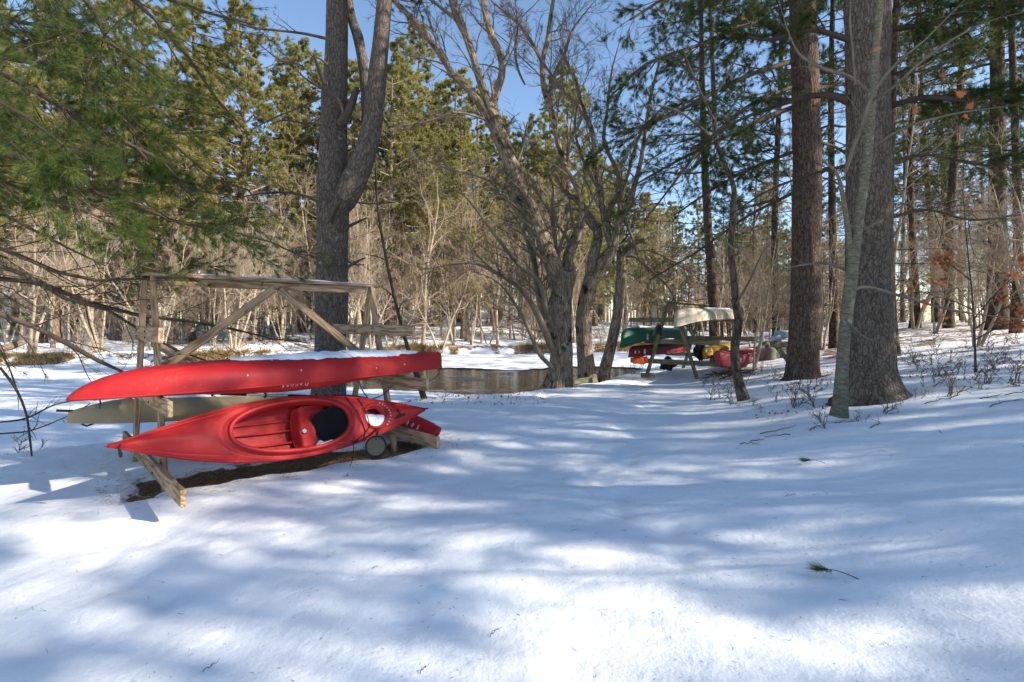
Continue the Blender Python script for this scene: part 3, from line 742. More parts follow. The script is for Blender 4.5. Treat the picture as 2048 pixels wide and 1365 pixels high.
# upper kayak: hull up
A0 = np.array([-3.76, 4.32, .93]); A1 = np.array([-1.0, 7.03, .955]); AL = np.linalg.norm(A1-A0)
AM = frame3((A0+A1)/2, A1-A0, (0, 0, 1))
top_k = empty('kayak', None, 'long red kayak upside down above the other, snow along its keel', 'kayak', mat=AM)
bf = lambda T: .36*np.clip(1-np.abs(T)**2.7, 0, 1)**.8*np.where(T > 0, 1, 1)+.012+.05*sstep(.6, 1, T)*(T < 2)
df = lambda T: np.where(T < 0, .25*np.clip(1-np.abs(T)**5.5, 0, 1)**.75, .25-.055*np.abs(T)**2.5)-.0*T+.006
zf_ = lambda T: -.0+.0*T
v, q = hull_mesh(AL, bf, df, zf_, 160, 61, .66)
# chine line and soft grooves along the hull
yy = v[..., 1]; v[..., 2] += .008*np.exp(-((np.abs(yy)-.20)/.018)**2)*(1-np.linspace(-1, 1, 160)[:, None]**4)
v[..., 2] -= .006*np.exp(-((np.abs(yy)-.10)/.02)**2)
m = MB(); m.add(v.reshape(-1, 3), q)
# blunt stern plate
st = v[-1]; m.add(np.concatenate([st, [st.mean(0)+np.array([.025, 0, -.01])]]), None, [(i+1, i, len(st)) for i in range(len(st)-1)])
m.build('hull', M_red, top_k, attrs=False)
# deck side below the gunwale, partly seen
t = np.linspace(-1, 1, 120); j = np.linspace(-1, 1, 31); T, J = np.meshgrid(t, j, indexing='ij')
crown = .02+.085*np.exp(-((T+.05)/.42)**2)
m = MB(); m.add(np.stack([T*AL/2, J*bf(T)*.985, -crown*(1-np.abs(J)**5)-.0015-.02*np.abs(T)**6*0], -1).reshape(-1, 3), grid_q(120, 31)); m.build('deck', M_red2, top_k, attrs=False)
for sgn in (-1,):
    local_tube(top_k, 'gunwale_seam', np.stack([t*AL/2, sgn*(bf(t)+.001), 0*t], -1), .010, M_red2, 6)
def ks(uu, vv):
    T = -.36+uu*1.16; Yk = (vv*2-1)*(.262*np.sin(np.pi*np.clip(uu*.97+.02, 0, 1))**.35+.02*vn(uu*22, vv*0+1, seed=4)+.010*vn(uu*70, vv*0, seed=5))
    b = bf(T); d = df(T); s = np.clip(1-(np.abs(Yk)/b)**(1/.66*1.0), 0.0, 1); z = d*(1-(np.abs(Yk)/b)**(2/.66))**(.33)
    return np.stack([T*AL/2, Yk, z+.004+.036*(1-(vv*2-1)**4)*np.sin(np.pi*np.clip(uu*.96+.03, 0, 1))**.4*(.8+.3*vn(uu*30, vv*2, seed=8))], -1)
snow_heap(top_k, 'snow_cover', ks, 140, 17)
M_pink_dec = flat('pale_pink_decal', (.52, .36, .37), .6)
# four letters' worth of side text, upside down with the boat
nl = Vector((0, -1, 0))
for k, ch in enumerate('DAGGER'):
    xx = -.06-k*.046+(.012 if k == 0 else 0); bb = float(bf(np.array(xx*2/AL)))
    Mx = Matrix.Translation((xx, -(bb+.006), -.010))@Matrix(((-1, 0, 0, 0), (0, 0, -1, 0), (0, -1, 0, 0), (0, 0, 0, 1)))
    text_obj(top_k, 'lettering', ch, .055 if k == 0 else .043, Mx, M_pink_dec, .0015, .25)
# bits of hardware
for xx, zz in ((-.10, .13), (.78, .09), (-.62, .12), (1.2, .1)):
    bb = float(bf(np.array(xx*2/AL))); yv = -bb*(1-(zz/.25)**(2/.66))**.33
    local_tube(top_k, 'rivet', [(xx, yv+.004, zz), (xx+.001, yv-.006, zz)], .008, M_white)
local_tube(top_k, 'stern_cord', [(1.93, -.05, .0), (1.86, -.08, -.09), (1.72, -.10, -.16), (1.55, -.12, -.2)], .005, M_cord, 6, n=16)
local_tube(top_k, 'bow_strap', [(-1.72, -.06, -.01), (-1.715, -.06, -.06), (-1.72, -.062, -.10)], .006, M_cord, 6)

# --- double paddle between the two boats
pa = P(292, 783, 4.62); pb = P(737, 797, 6.35)
PM = frame3(pa, pb-pa, (0, -.3, 1)); PLn = np.linalg.norm(pb-pa)
pad_ = empty('paddle', None, 'aluminium kayak paddle with black grips lying between the two red kayaks', 'paddle', mat=PM)
local_tube(pad_, 'shaft', [(.30, 0, 0), (PLn-.42, 0, 0)], .0145, M_alu, 12)
def pxf(x):  # share of the paddle's length at a picture column
    k = (x-CX)/F; d_ = pb-pa; return float((k*pa[1]-pa[0])/(d_[0]-k*d_[1]))*PLn
for x0_, x1_ in ((394, 438), (440, 492), (575, 622)):
    if x0_ == 394: continue
    local_tube(pad_, 'grip', [(pxf(x0_), 0, 0), (pxf(x1_), 0, 0)], .0175, M_black, 12)
for x_ in (425, 632, 530): local_tube(pad_, 'drip_ring', [(pxf(x_)-.006, 0, 0), (pxf(x_)+.006, 0, 0)], .03, M_black, 14)
for x0_, x1_, sg in ((0, pxf(392), 1), (pxf(662), PLn, -1)):
    u_, vv_ = np.meshgrid(np.linspace(0, 1, 24), np.linspace(0, 2*np.pi, 17), indexing='ij')
    wv = np.sin(np.pi*np.clip(u_*.93+.05, 0, 1))**.55
    if sg == 1: wv = wv*(1-.5*u_**3)
    m = MB(); m.add(np.stack([x0_+(x1_-x0_)*u_, .075*wv*np.cos(vv_)*(1 if sg == 1 else 1), .010*wv*np.sin(vv_)+.012*np.cos(vv_)**2*wv], -1).reshape(-1, 3), grid_q(24, 17)); m.build('blade', M_black, pad_, attrs=False)

# --- beige kayak on the far side of the near rack
Ls = C_L = np.array([-3.8, 5.4])
def lp(s, t, z): p = np.array([-3.8, 5.4])+N1*s+U1*t; return np.array([p[0], p[1], z])
g0 = lp(-.95, -.62, .46); g1 = lp(-.95, 2.3, .26); gl = np.linalg.norm(g1-g0)
GM = frame3((g0+g1)/2, g1-g0, (0, 0, 1))
bk = empty('kayak', None, 'beige kayak turned upside down at the back of the near rack, snow on its hull', 'kayak', mat=GM)
bfb = lambda T: .33*np.clip(1-np.abs(T)**2.6, 0, 1)**.85+.02
dfb = lambda T: .27*np.clip(1-.55*np.abs(T)**4, 0, 1)
v, q = hull_mesh(gl, bfb, dfb, lambda T: 0*T, 90, 41, .6); m = MB(); m.add(v.reshape(-1, 3), q)
for r_ in (0, -1): st = v[r_]; m.add(np.concatenate([st, [st.mean(0)]]), None, [(i, i+1, len(st)) for i in range(len(st)-1)])
m.build('hull', M_beige, bk, attrs=False)
def bs(uu, vv):
    T = -.62+uu*1.5; Yk = (vv*2-1)*(.20*np.sin(np.pi*np.clip(uu*.97+.02, 0, 1))**.4+.015*vn(uu*15, vv*0, seed=4))
    return np.stack([T*gl/2, Yk, dfb(T)*(1-(np.abs(Yk)/bfb(T))**3.2)**.3+.004+.02*(1-(vv*2-1)**4)], -1)
snow_heap(bk, 'snow_cover', bs, 60, 13)
local_tube(bk, 'bow_handle', [(-gl/2-.10, .02, .14), (-gl/2+.04, .0, .13)], .014, M_black)
local_tube(bk, 'bow_toggle', [(-gl/2+.12, -.08, -.01), (-gl/2+.16, -.1, -.03), (-gl/2+.22, -.08, -.01)], .010, M_black)

# --- third red boat low behind the right frame
r0 = np.array([-.98, 6.50, .10]); r1 = np.array([-3.0, 8.7, .12]); rl = np.linalg.norm(r1-r0)
RM = frame3((r0+r1)/2, r0-r1, (.45, .42, .80))
rk = empty('kayak', None, 'red kayak lying low in the snow behind the right frame of the near rack', 'kayak', mat=RM)
bfr = lambda T: .33*np.clip(1-np.abs(T)**2.2, 0, 1)**.9+.035
dfr = lambda T: .20*np.clip(1-.25*np.abs(T)**4, 0, 1)+.05
v, q = hull_mesh(rl, bfr, dfr, lambda T: -.05+0*T, 80, 41, .55); m = MB(); m.add(v.reshape(-1, 3), q)
for r_ in (0, -1): st = v[r_]; m.add(np.concatenate([st, [st.mean(0)]]), None, [(i, i+1, len(st)) for i in range(len(st)-1)])
m.build('hull', M_red, rk, attrs=False)
def rs(uu, vv):
    T = .1+uu*.78; Yk = (vv*2-1)*.6*bfr(T)*np.sin(np.pi*np.clip(uu*.97+.02, 0, 1))**.5
    return np.stack([T*rl/2, Yk, -.05+dfr(T)*(1-(np.abs(Yk)/bfr(T))**3.6)**.28+.004+.012*(1-(vv*2-1)**4)], -1)
snow_heap(rk, 'snow_cover', rs, 40, 13)
m = MB(); t = np.linspace(-1, .985, 60); j = np.linspace(-1, 1, 9); T, J = np.meshgrid(t, j, indexing='ij')
m.add(np.stack([T*rl/2, J*bfr(T)*.97, -.052-.04*(1-J**2)], -1).reshape(-1, 3), grid_q(60, 9)); m.build('inside_shade_sheet', M_black, rk, attrs=False)  # black sheet paints in the shade of the boat's open inside
for k, ch in enumerate('005'):
    xx = rl/2-.40+k*.085; bb = float(bfr(np.array(xx*2/rl)))
    Mx = Matrix.Translation((xx, -(bb+.004), .02))@Matrix(((1, 0, 0, 0), (0, 0, -1, 0), (0, 1, 0, 0), (0, 0, 0, 1)))
    text_obj(rk, 'lettering', ch, .085, Mx, M_white, .003)

# --- blue rope tied across the right frame
def world_tubes(name, polys, r, mat, label, cat, sides=6, group=None, wob=0):
    root_p = np.array(polys[0][0]); m = MB()
    for p_ in polys:
        p_ = np.array(p_); pp, rr = resample(p_, np.full(len(p_), r) if np.ndim(r) == 0 else r, max(8, len(p_)*6))
        tubes(m, pp-root_p, rr, sides, cap=True)
    o = m.build(name, mat); o.location = root_p; return tag(o, label, cat, group)
for pl_, lb_ in (([P(712, 742, 7.0), P(722, 775, 7.0), P(738, 800, 7.2)], 'middle length of thin blue rope hanging at the right end of the near rack'), ([P(740, 800, 6.9), P(765, 790, 6.75), P(785, 770, 6.6), P(798, 745, 6.5)], 'thin blue rope slanting up to the right middle arm of the near rack'), ([P(690, 745, 7.4), P(692, 775, 7.4), P(688, 800, 7.4)], 'leftmost length of blue rope hanging straight down in front of the forked pine')):
    world_tubes('rope', [pl_], .008, M_bluecord, lb_, 'rope')

# ------------------------------------------------------------------ boats on the far rack
def canoe(name, label, p0, p1, beam, depth, enddrop, mat, inverted=True, up=(0, 0, 1), ex=.72, snow=False, cat='canoe'):
    p0 = np.array(p0); p1 = np.array(p1); L = np.linalg.norm(p1-p0); M = frame3((p0+p1)/2, p1-p0, up)
    root = empty(name, None, label, cat, mat=M)
    b = lambda T: beam/2*np.clip(1-np.abs(T)**2.4, 0, 1)**.8+.008
    sg = 1 if inverted else -1
    zg = lambda T: -sg*enddrop*np.abs(T)**4
    dd = lambda T: (depth+(enddrop)*np.abs(T)**4)*np.clip(1-np.abs(T)**14, 0, 1)**.5+.01
    t = np.linspace(-1, 1, 90)*1.0; ph = np.linspace(0, np.pi, 37); T, PHI = np.meshgrid(t, ph, indexing='ij'); c, s = np.cos(PHI), np.sin(PHI)
    v = np.stack([T*L/2, np.sign(c)*np.abs(c)**ex*b(T), zg(T)+sg*np.abs(s)**ex*dd(T)], -1)
    m = MB(); m.add(v.reshape(-1, 3), grid_q(90, 37)); m.build('hull', mat, root, attrs=False)
    for sd2 in (-1, 1): local_tube(root, 'gunwale', np.stack([t*L/2, sd2*(b(t)+.006), zg(t)], -1), .014, mat if mat is M_green or mat is M_cream else M_pink, 6)
    return root, M, L, b, zg
gc, GMx, GL, gb, gzg = canoe('canoe', 'green canoe turned upside down on the middle arm of the far rack', P(1243, 680, 13.05), P(1372, 672, 17.3), .85, .30, .20, M_green)
def canoe_snow(root, L, b, z0, dep, t0, t1, sd):
    def f(uu, vv):
        T = t0+uu*(t1-t0); w_ = .62*b(T)*(.75+.35*vn(uu*7, vv*0, seed=sd))*np.sin(np.pi*np.clip(uu*.96+.02, 0, 1))**.4; Yk = (vv*2-1)*w_+.03
        return np.stack([T*L/2, Yk, (dep)*(1-np.clip(np.abs(Yk)/b(T), 0, 1)**(2/.72))**.36+.012+.03*(1-(vv*2-1)**4)], -1)
    snow_heap(root, 'snow_cover', f, 50, 13)
canoe_snow(gc, GL, gb, 0, .30, -.55, .85, 3)
for k, (dx, s_) in enumerate(((0, .10), (-.03, .05), (.035, .05))):
    text_obj(gc, 'maple_leaf_decal', '*', .42 if k == 0 else .2, Matrix.Translation((-GL/2+.95+dx, -float(gb(np.array(-1+1.9/GL)))-.012, .02+s_*.2-.06))@Matrix.Rotation(R(90), 4, 'X'), M_white, .004)
cc_, _m, CL2, cb2, _z2 = canoe('canoe', 'cream canoe turned upside down on the top arms of the far rack', P(1352, 640, 12.0), P(1470, 637, 16.0), .88, .27, .16, M_cream)
canoe_snow(cc_, CL2, cb2, 0, .27, -.2, .8, 5)
# maroon kayak on its side on the low arm
mk, MM, ML, mbf, _z = canoe('kayak', 'maroon kayak with white round stickers lying on the low arm of the far rack', P(1258, 712, 13.2), P(1378, 700, 16.6), .62, .24, .03, M_maroon, cat='kayak')
for xo, r_ in ((.16, .045), (.52, .07), (.30, .03)):
    m = MB(); th = np.linspace(0, 2*np.pi, 20); bb = float(mbf(np.array(-1+2*xo/ML)))
    m.add(np.concatenate([[(-ML/2+xo, -bb-.02, .09)], np.stack([-ML/2+xo+r_*np.cos(th), -bb-.018+0*th, .09+r_*np.sin(th)*1.1], -1)]), None, [(0, i, i+1) for i in range(1, 20)]); m.build('sticker', M_white, mk, attrs=False)
# yellow kayak end-on
yk, *_ = canoe('kayak', 'bright yellow kayak leaning beside the far rack, a black disc for its shaded cockpit', P(1410, 715, 13.3), P(1462, 700, 15.6), .52, .24, .05, M_yellow, up=(-.2, 0, 1), cat='kayak')
m = MB(); th = np.linspace(0, 2*np.pi, 30); rr = np.linspace(0.01, 1, 4)[:, None]
m.add(np.stack([-.35+.42*rr*np.cos(th), -.28+0*rr*th, .10+.085*rr*np.sin(th)], -1).reshape(-1, 3), grid_q(4, 30)); m.build('cockpit', M_black, yk, attrs=False)  # flat black disc, the shade of the cockpit hole put in as colour
# faded red and white canoe on brush, right way up, snow inside
pc, PCM, PLc, pbf, pzg = canoe('canoe', 'faded red and white canoe on the ground beside the far rack, filled with snow', P(1438, 712, 12.1), P(1506, 703, 15.0), .80, .30, .12, M_pink, inverted=False)
t = np.linspace(-.93, .93, 60); j = np.linspace(-1, 1, 13); T, J = np.meshgrid(t, j, indexing='ij')
m = MB(); m.add(np.stack([T*PLc/2, J*pbf(T)*.93, -.02+.02*(1-J**2)+pzg(T)+.01*vn(T*9, J*3, seed=4)], -1).reshape(-1, 3), grid_q(60, 13)); m.build('snow_fill', M_snow, pc, attrs=False)
for tx in (-.75, -.35, .05, .42, .78):
    local_tube(pc, 'thwart', [(tx*PLc/2, -float(pbf(np.array(tx)))*.98, .03), (tx*PLc/2+.05, 0, .04), (tx*PLc/2, float(pbf(np.array(tx)))*.98, .03)], .03, M_pink, 8, n=8)
m = MB()
for x_ in (-.62, -.1, .3, .7):
    t_ = np.linspace(x_-.07, x_+.07, 6); jj = np.linspace(.05, .45, 10); T, J = np.meshgrid(t_, jj, indexing='ij'); c = np.cos(J*np.pi); s = np.sin(J*np.pi)
    m.add(np.stack([T*PLc/2, -np.abs(c)**.72*(pbf(T)+.006), pzg(T)-np.abs(s)**.72*(.30+.12*np.abs(T)**4)*1.01], -1).reshape(-1, 3), grid_q(6, 10))
m.build('white_band', M_white, pc, attrs=False)

def blob(name, c, rad, mat, label, cat, seed, sq=1.0, fold=.25, parent=None, n=26):
    u_, v_ = np.meshgrid(np.linspace(0, np.pi, n), np.linspace(0, 2*np.pi, n*2-1), indexing='ij')
    d = np.stack([np.sin(u_)*np.cos(v_), np.sin(u_)*np.sin(v_), np.cos(u_)], -1)
    k = 1+fold*vn(d[..., 0]*2.2+seed, d[..., 1]*2.2, d[..., 2]*1.2, seed=seed)+fold*.5*vn(d[..., 0]*6, d[..., 1]*6, d[..., 2]*2.5+seed, seed=seed+1)
    v = np.sign(d)*np.abs(d)**sq*k[..., None]*np.array(rad)
    m = MB(); m.add(v.reshape(-1, 3), grid_q(n, n*2-1)); o = m.build(name, mat, parent, attrs=False)
    if parent is None: o.location = c; tag(o, label, cat)
    return o
blob('dry_bag', P(1281, 720, 13.5), (.17, .14, .10), M_orange, 'orange dry bag under the maroon kayak on the far rack', 'bag', 3, .7, .3)
blob('black_jacket', P(1319, 659, 13.25), (.055, .05, .14), M_black, 'black cloth hung on the left leg of the far rack', 'cloth', 5, 1, .45)
blob('black_bag', P(1400, 703, 14.0), (.13, .12, .24), M_black, 'black bag hanging beside the yellow kayak', 'bag', 9, .9, .4)
blob('dark_bag', P(1337, 728, 14.6), (.19, .15, .15), M_black, 'dark bag slung under the low arm of the far rack', 'bag', 13, .8, .5)
rk_ = blob('boulder', (0, 0, 0), (.42, .34, .34), M_rock, 'grey pointed boulder in the snow right of the red and white canoe', 'rock', 22, .75, .35); rk_.location = P(1531, 714, 15.2)
# rail with a plastic jug beside the big pine
rr_ = empty('hitch_rail', P(1581, 745, 11.6), 'weathered timber rail on a post beside the brown pine trunk', 'rail')
pA = P(1543, 689, 11.6); pB = P(1640, 689, 12.2)
box_board(rr_, 'rail_beam', pA, pB, .13, .10, mat=M_woodo)
q0 = P(1581, 760, 11.7); box_board(rr_, 'post', q0-np.array([0, 0, .1]), P(1581, 694, 11.7)-np.array([0, 0, .002]), .14, .11, up=(1, 0, 0), mat=M_woodo)
box_board(rr_, 'brace', P(1556, 697, 11.6), P(1578, 724, 11.62), .09, .08, up=(1, 0, 0), mat=M_woodo)
jg = empty('plastic_jug', P(1558, 680, 11.6), 'grey blue plastic jug lying on the end of the timber rail', 'jug')
JM = rootmat(jg.location)
m = MB(); c0 = P(1562, 670, 11.55); tubes(m, np.array([c0+(.0, .13, 0), c0+(.0, .10, 0), c0, c0-(.0, .10, 0), c0-(.0, .13, 0)]), np.array([.06, .105, .115, .105, .06]), 20, cap=True); m.build('body', M_grayp, jg, mw=JM, attrs=False)
m = MB(); tubes(m, np.array([P(1558, 674, 11.5), P(1550, 677, 11.5), P(1542, 678, 11.5)]), np.array([.09, .06, .045]), 14, cap=True); m.build('spout', M_grayp, jg, mw=JM, attrs=False)
m = MB(); tubes(m, np.array([P(1560, 664, 11.38), P(1566, 672, 11.36), P(1561, 679, 11.38)]), np.full(3, .012), 8, cap=True); m.build('handle', M_grayp, jg, mw=JM, attrs=False)
# small plank box at the foot of the maple
pb_ = empty('plank_box', P(1155, 768, 13.0), 'low wooden plank box with a snowy top at the foot of the maple', 'box')
bz = lambda x, y, d: P(x, y, d)
box_board(pb_, 'side_board', P(1122, 768, 12.55), P(1186, 760, 12.9), .12, .04, mat=M_woodo)
box_board(pb_, 'end_board', P(1184, 762, 12.8), P(1192, 757, 13.3), .16, .04, mat=M_woodo)
box_board(pb_, 'side_board', P(1132, 765, 13.15), P(1192, 758, 13.35), .10, .04, mat=M_woodo)
c = np.array([P(1128, 763.2, 12.6), P(1185, 755.5, 12.95), P(1187, 754, 13.3), P(1136, 761, 13.1)])
m = MB(); u_, v_ = np.meshgrid(np.linspace(0, 1, 12), np.linspace(0, 1, 8), indexing='ij'); u_, v_ = u_[..., None], v_[..., None]
g = c[0]*(1-u_)*(1-v_)+c[1]*u_*(1-v_)+c[2]*u_*v_+c[3]*(1-u_)*v_; g[..., 2] += .012*np.sin(u_[..., 0]*np.pi)*np.sin(v_[..., 0]*np.pi)
m.add(g.reshape(-1, 3), grid_q(12, 8)); m.build('snow_top', M_snow, pb_, mw=rootmat(pb_.location), attrs=False)

# ------------------------------------------------------------------ houses beyond the trees
def house(name, label, cx, cy, wx, wy, h, rh, mat, wins, rot=0, snowroof=True):
    z0 = float(gz(cx, cy))-.3; root = empty(name, (cx, cy, z0), label, 'house'); root.rotation_euler.z = R(rot)
    a, b = wx/2, wy/2; m = MB()
    m.add([(-a,-b,0),(a,-b,0),(a,b,0),(-a,b,0),(-a,-b,h),(a,-b,h),(a,b,h),(-a,b,h),(-a,0,h+rh),(a,0,h+rh)], [(0,1,5,4),(1,2,6,5),(2,3,7,6),(3,0,4,7)], [(5,6,9),(7,4,8)])
    m.build('wall', mat, root, smooth=False, attrs=False)
    o = .35; k = rh/b
    m = MB(); m.add([(-a-o,-b-o,h-k*o+.03),(a+o,-b-o,h-k*o+.03),(a+o,0,h+rh+.05),(-a-o,0,h+rh+.05),(-a-o,b+o,h-k*o+.03),(a+o,b+o,h-k*o+.03),
        (-a-o,-b-o,h-k*o+.2),(a+o,-b-o,h-k*o+.2),(a+o,0,h+rh+.24),(-a-o,0,h+rh+.24),(-a-o,b+o,h-k*o+.2),(a+o,b+o,h-k*o+.2)],
        [(0,1,2,3),(3,2,5,4),(6,7,8,9),(9,8,11,10),(0,1,7,6),(4,5,11,10),(1,2,8,7),(2,5,11,8),(0,3,9,6),(3,4,10,9)])
    m.build('roof', M_snow if snowroof else M_roof, root, smooth=False, attrs=False)
    for x, z, ww, hh in wins:
        m = MB(); y = -b-.04
        m.add([(x-ww/2-.1,y,z-.1),(x+ww/2+.1,y,z-.1),(x+ww/2+.1,y,z+hh+.1),(x-ww/2-.1,y,z+hh+.1)], [(0,1,2,3)]); f = m.build('window', M_white, root, smooth=False, attrs=False)
        m = MB()
        for s in (-1, 1): m.add([(x+s*ww/4-ww/4+.04,y-.02,z),(x+s*ww/4+ww/4-.04,y-.02,z),(x+s*ww/4+ww/4-.04,y-.02,z+hh),(x+s*ww/4-ww/4+.04,y-.02,z+hh)], [(0,1,2,3)])
        m.build('pane', M_glass, f, smooth=False, attrs=False)
    return root
house('house', 'grey sided two storey house half hidden behind the trees at the far left', -62, 66, 17, 9, 4.6, 2.6, M_siding, [(-6, 1.2, 1.3, 1.3), (-1, 1.2, 1.3, 1.3), (4, 1.2, 2.2, 1.3), (6, 3.2, 1.2, 1.1)])
house('house', 'cream house with a snowy roof far behind the far rack', 31, 88, 17, 9, 3.0, 2.4, M_siding2, [(-4, 1.0, 1.6, 1.2), (3, 1.0, 1.6, 1.2)], 25)
# canoe on the far bank
canoe('canoe', 'small green boat upside down on the far bank seen through the near rack', P(392, 660, 36), P(452, 652, 40), .9, .35, .15, M_green)
# ------------------------------------------------------------------ trees: builders
def ridged(amp, fz=2.2, fa=5.0, seed=1, flare=0.0, fl_h=.5, ridge=.6):
    def f(rr, arc, th):
        B, S, K = rr.shape
        a = np.broadcast_to(arc[:, :, None], rr.shape); t = np.broadcast_to(th, rr.shape); r0 = rr.mean()
        x, y = np.cos(t)*r0, np.sin(t)*r0
        n1 = vn(x*fa*3, y*fa*3, a*fz, seed=seed); n2 = vn(x*fa*8, y*fa*8, a*fz*2.6, seed=seed+1); n3 = vn(x*3, y*3, a*.9, seed=seed+2)
        k = 1+.07*n3
        if flare: k = k+flare*np.exp(-a/fl_h)*(1+.7*np.cos(t*3+seed)+.5*np.cos(t*5+1))
        return rr*k+amp*((1-np.abs(n1)*2)*ridge+.5*n2)
    return f
def trunk_mesh(root, pts, rad, mat, sides=48, dz=.04, amp=.008, seed=1, flare=.25, name='trunk', ridge=.6, fl_h=.4):
    L = np.linalg.norm(np.diff(pts, axis=0), axis=1).sum(); n = int(min(520, max(12, L/dz)))
    p, r = resample(pts, rad, n); m = MB()
    tubes(m, p, r, sides, rfun=ridged(amp, seed=seed, flare=flare, ridge=ridge, fl_h=fl_h))
    return m.build(name, mat, root, mw=rootmat(root.location))
def poly(pts, rad, n=14):
    p, r = resample(pts, rad, n); return p[None], r[None]
def sub_branches(mb, pts, rad, rg, levels, mi=0, sides=(5, 4, 3), minr=.002):
    """levels: list of dict(n, ang, lenf, S, wander, up, ...). returns last level arrays"""
    out = []
    cp, cr = pts, rad
    for li, lv in enumerate(levels):
        p, d, L, r = spawn(cp, cr, lv['n'], rg, lv.get('t0', .25), lv.get('t1', 1.0), lv.get('ang', .8), lv.get('lenf', .45), lv.get('radf', .5), lv.get('flat', 0), lv.get('lt', .5), lv.get('minr', minr))
        if 'lmax' in lv: L = np.minimum(L, lv['lmax'])
        if 'lmin' in lv: L = np.maximum(L, lv['lmin'])
        cp, cr = grow(p, d, L, r, lv.get('S', 4), rg, lv.get('w', .16), lv.get('up', 0), lv.get('tip', .3))
        tubes(mb, cp, cr, sides[min(li, len(sides)-1)], mi=mi); out.append((cp, cr))
    return out

def pine_parts(rg, H, r0, live0, dead0, Lmax, ntuft=5, K=9, ln=.16, wd=.02, n2=9, n3=4, step=.55, lean=.01, top=0.9, seed=1, needle_spread=.75, deadn=6, sparse=1.0, hang=0.0, base_r=None):
    z = np.linspace(0, H, 14); ax, ay = rg.normal(0, lean, 2)
    pts = np.stack([ax*z+.12*np.sin(z*.35+seed), ay*z+.12*np.cos(z*.3+seed*2)-.12*np.cos(seed*2), z], -1); pts[:, :2] -= pts[0, :2]
    rad = r0*(1-.88*(z/H)**1.15)
    tb = MB()
    p, r = resample(pts, rad, 46); tubes(tb, p, r, 10, rfun=ridged(.006, seed=seed, flare=.3))
    cb = MB()
    zs = np.arange(dead0, H-.25, step); P0, D0, L0, R0, live = [], [], [], [], []
    for zz in zs:
        k = rg.integers(3, 6); a0 = rg.uniform(0, 6.28)
        isl = zz > live0+rg.normal(0, .5)
        for j in range(k):
            if not isl and rg.random() > .75: continue
            if isl and rg.random() > sparse: continue
            a = a0+j*6.28/k+rg.normal(0, .25)
            u = max(0, (zz-live0)/(H-live0))
            L = Lmax*(1-u**1.9*.86)*rg.uniform(.4, 1.2)
            if not isl: L *= rg.uniform(.35, .8)
            el = (-.05+.55*u+rg.normal(0, .1)-hang*(1-u)) if isl else rg.normal(-.08, .15)
            c = np.array([np.interp(zz, z, pts[:, 0]), np.interp(zz, z, pts[:, 1]), zz])
            P0.append(c); D0.append((math.cos(a)*math.cos(el), math.sin(a)*math.cos(el), math.sin(el))); L0.append(max(L, .3))
            R0.append(max(.006, min(.05, .014*L)) if isl else .004+.005*L); live.append(isl)
    P0, D0, L0, R0, live = map(np.array, (P0, D0, L0, R0, live))
    bp, br = grow(P0, D0, L0, R0, 7, rg, .07, .03, .2)
    tubes(cb, bp, br, 5, mi=0)
    if (~live).any():
        sub_branches(cb, bp[~live], br[~live], rg, [dict(n=deadn, ang=.8, lenf=.4, S=4, w=.22, flat=.5, radf=.5, minr=.0025), dict(n=3, ang=.8, lenf=.45, S=2, w=.2, minr=.002)], sides=(3, 3))
    o = sub_branches(cb, bp[live], br[live], rg, [dict(n=n2, ang=.95, lenf=.42, S=4, w=.1, up=.06, flat=.8, t0=.3, minr=.004), dict(n=n3, ang=.8, lenf=.5, S=3, w=.1, up=.08, flat=.5, t0=.3, minr=.003, lmin=.18)], sides=(4, 3))
    tp, td = along(o[1][0], ntuft, rg, .3, 1.0); needles(cb, tp, td, K, ln, wd, rg, needle_spread, mi=1, up=.12, tint=np.clip(rg.normal(.5, .22, len(tp)), 0, 1))
    tp, td = along(o[0][0], ntuft+1, rg, .5, 1.0); needles(cb, tp, td, K, ln, wd, rg, needle_spread, mi=1, up=.12, tint=np.clip(rg.normal(.5, .22, len(tp)), 0, 1))
    return tb, cb
def bare_parts(rg, H, r0, n1=16, spread=.75, seed=1, multi=1, t0=.25, n2=8, n3=6, n4=4, up=.05, lf=.42, wander=.07):
    tb = MB(); cb = MB(); TP, TR = [], []
    for k in range(multi):
        a = rg.uniform(0, 6.28); sp = 0 if multi == 1 else rg.uniform(.1, .4)
        p0 = np.array([[.12*math.cos(a)*(multi > 1), .12*math.sin(a)*(multi > 1), -.1]])
        tp, tr = grow(p0, np.array([[math.cos(a)*sp, math.sin(a)*sp, 1.]]), np.array([H*rg.uniform(.75, 1)]), np.array([r0*rg.uniform(.7, 1)]), 12, rg, wander, .04, .08)
        p, r = resample(tp[0], tr[0], 40); tubes(tb, p, r, 9, rfun=ridged(.004, seed=seed+k, flare=.25)); TP.append(tp[0]); TR.append(tr[0])
    TP = np.array(TP); TR = np.array(TR)
    sub_branches(cb, TP, TR, rg, [dict(n=n1, ang=spread, lenf=lf, S=7, w=.14, up=up, t0=t0, lt=.55, radf=.55, minr=.008), dict(n=n2, ang=.7, lenf=.48, S=5, w=.16, up=up*.6, minr=.0055), dict(n=n3, ang=.7, lenf=.5, S=3, w=.16, up=.03, minr=.004), dict(n=n4, ang=.6, lenf=.5, S=2, w=.15, minr=.0028)], sides=(5, 4, 3, 3))
    return tb, cb
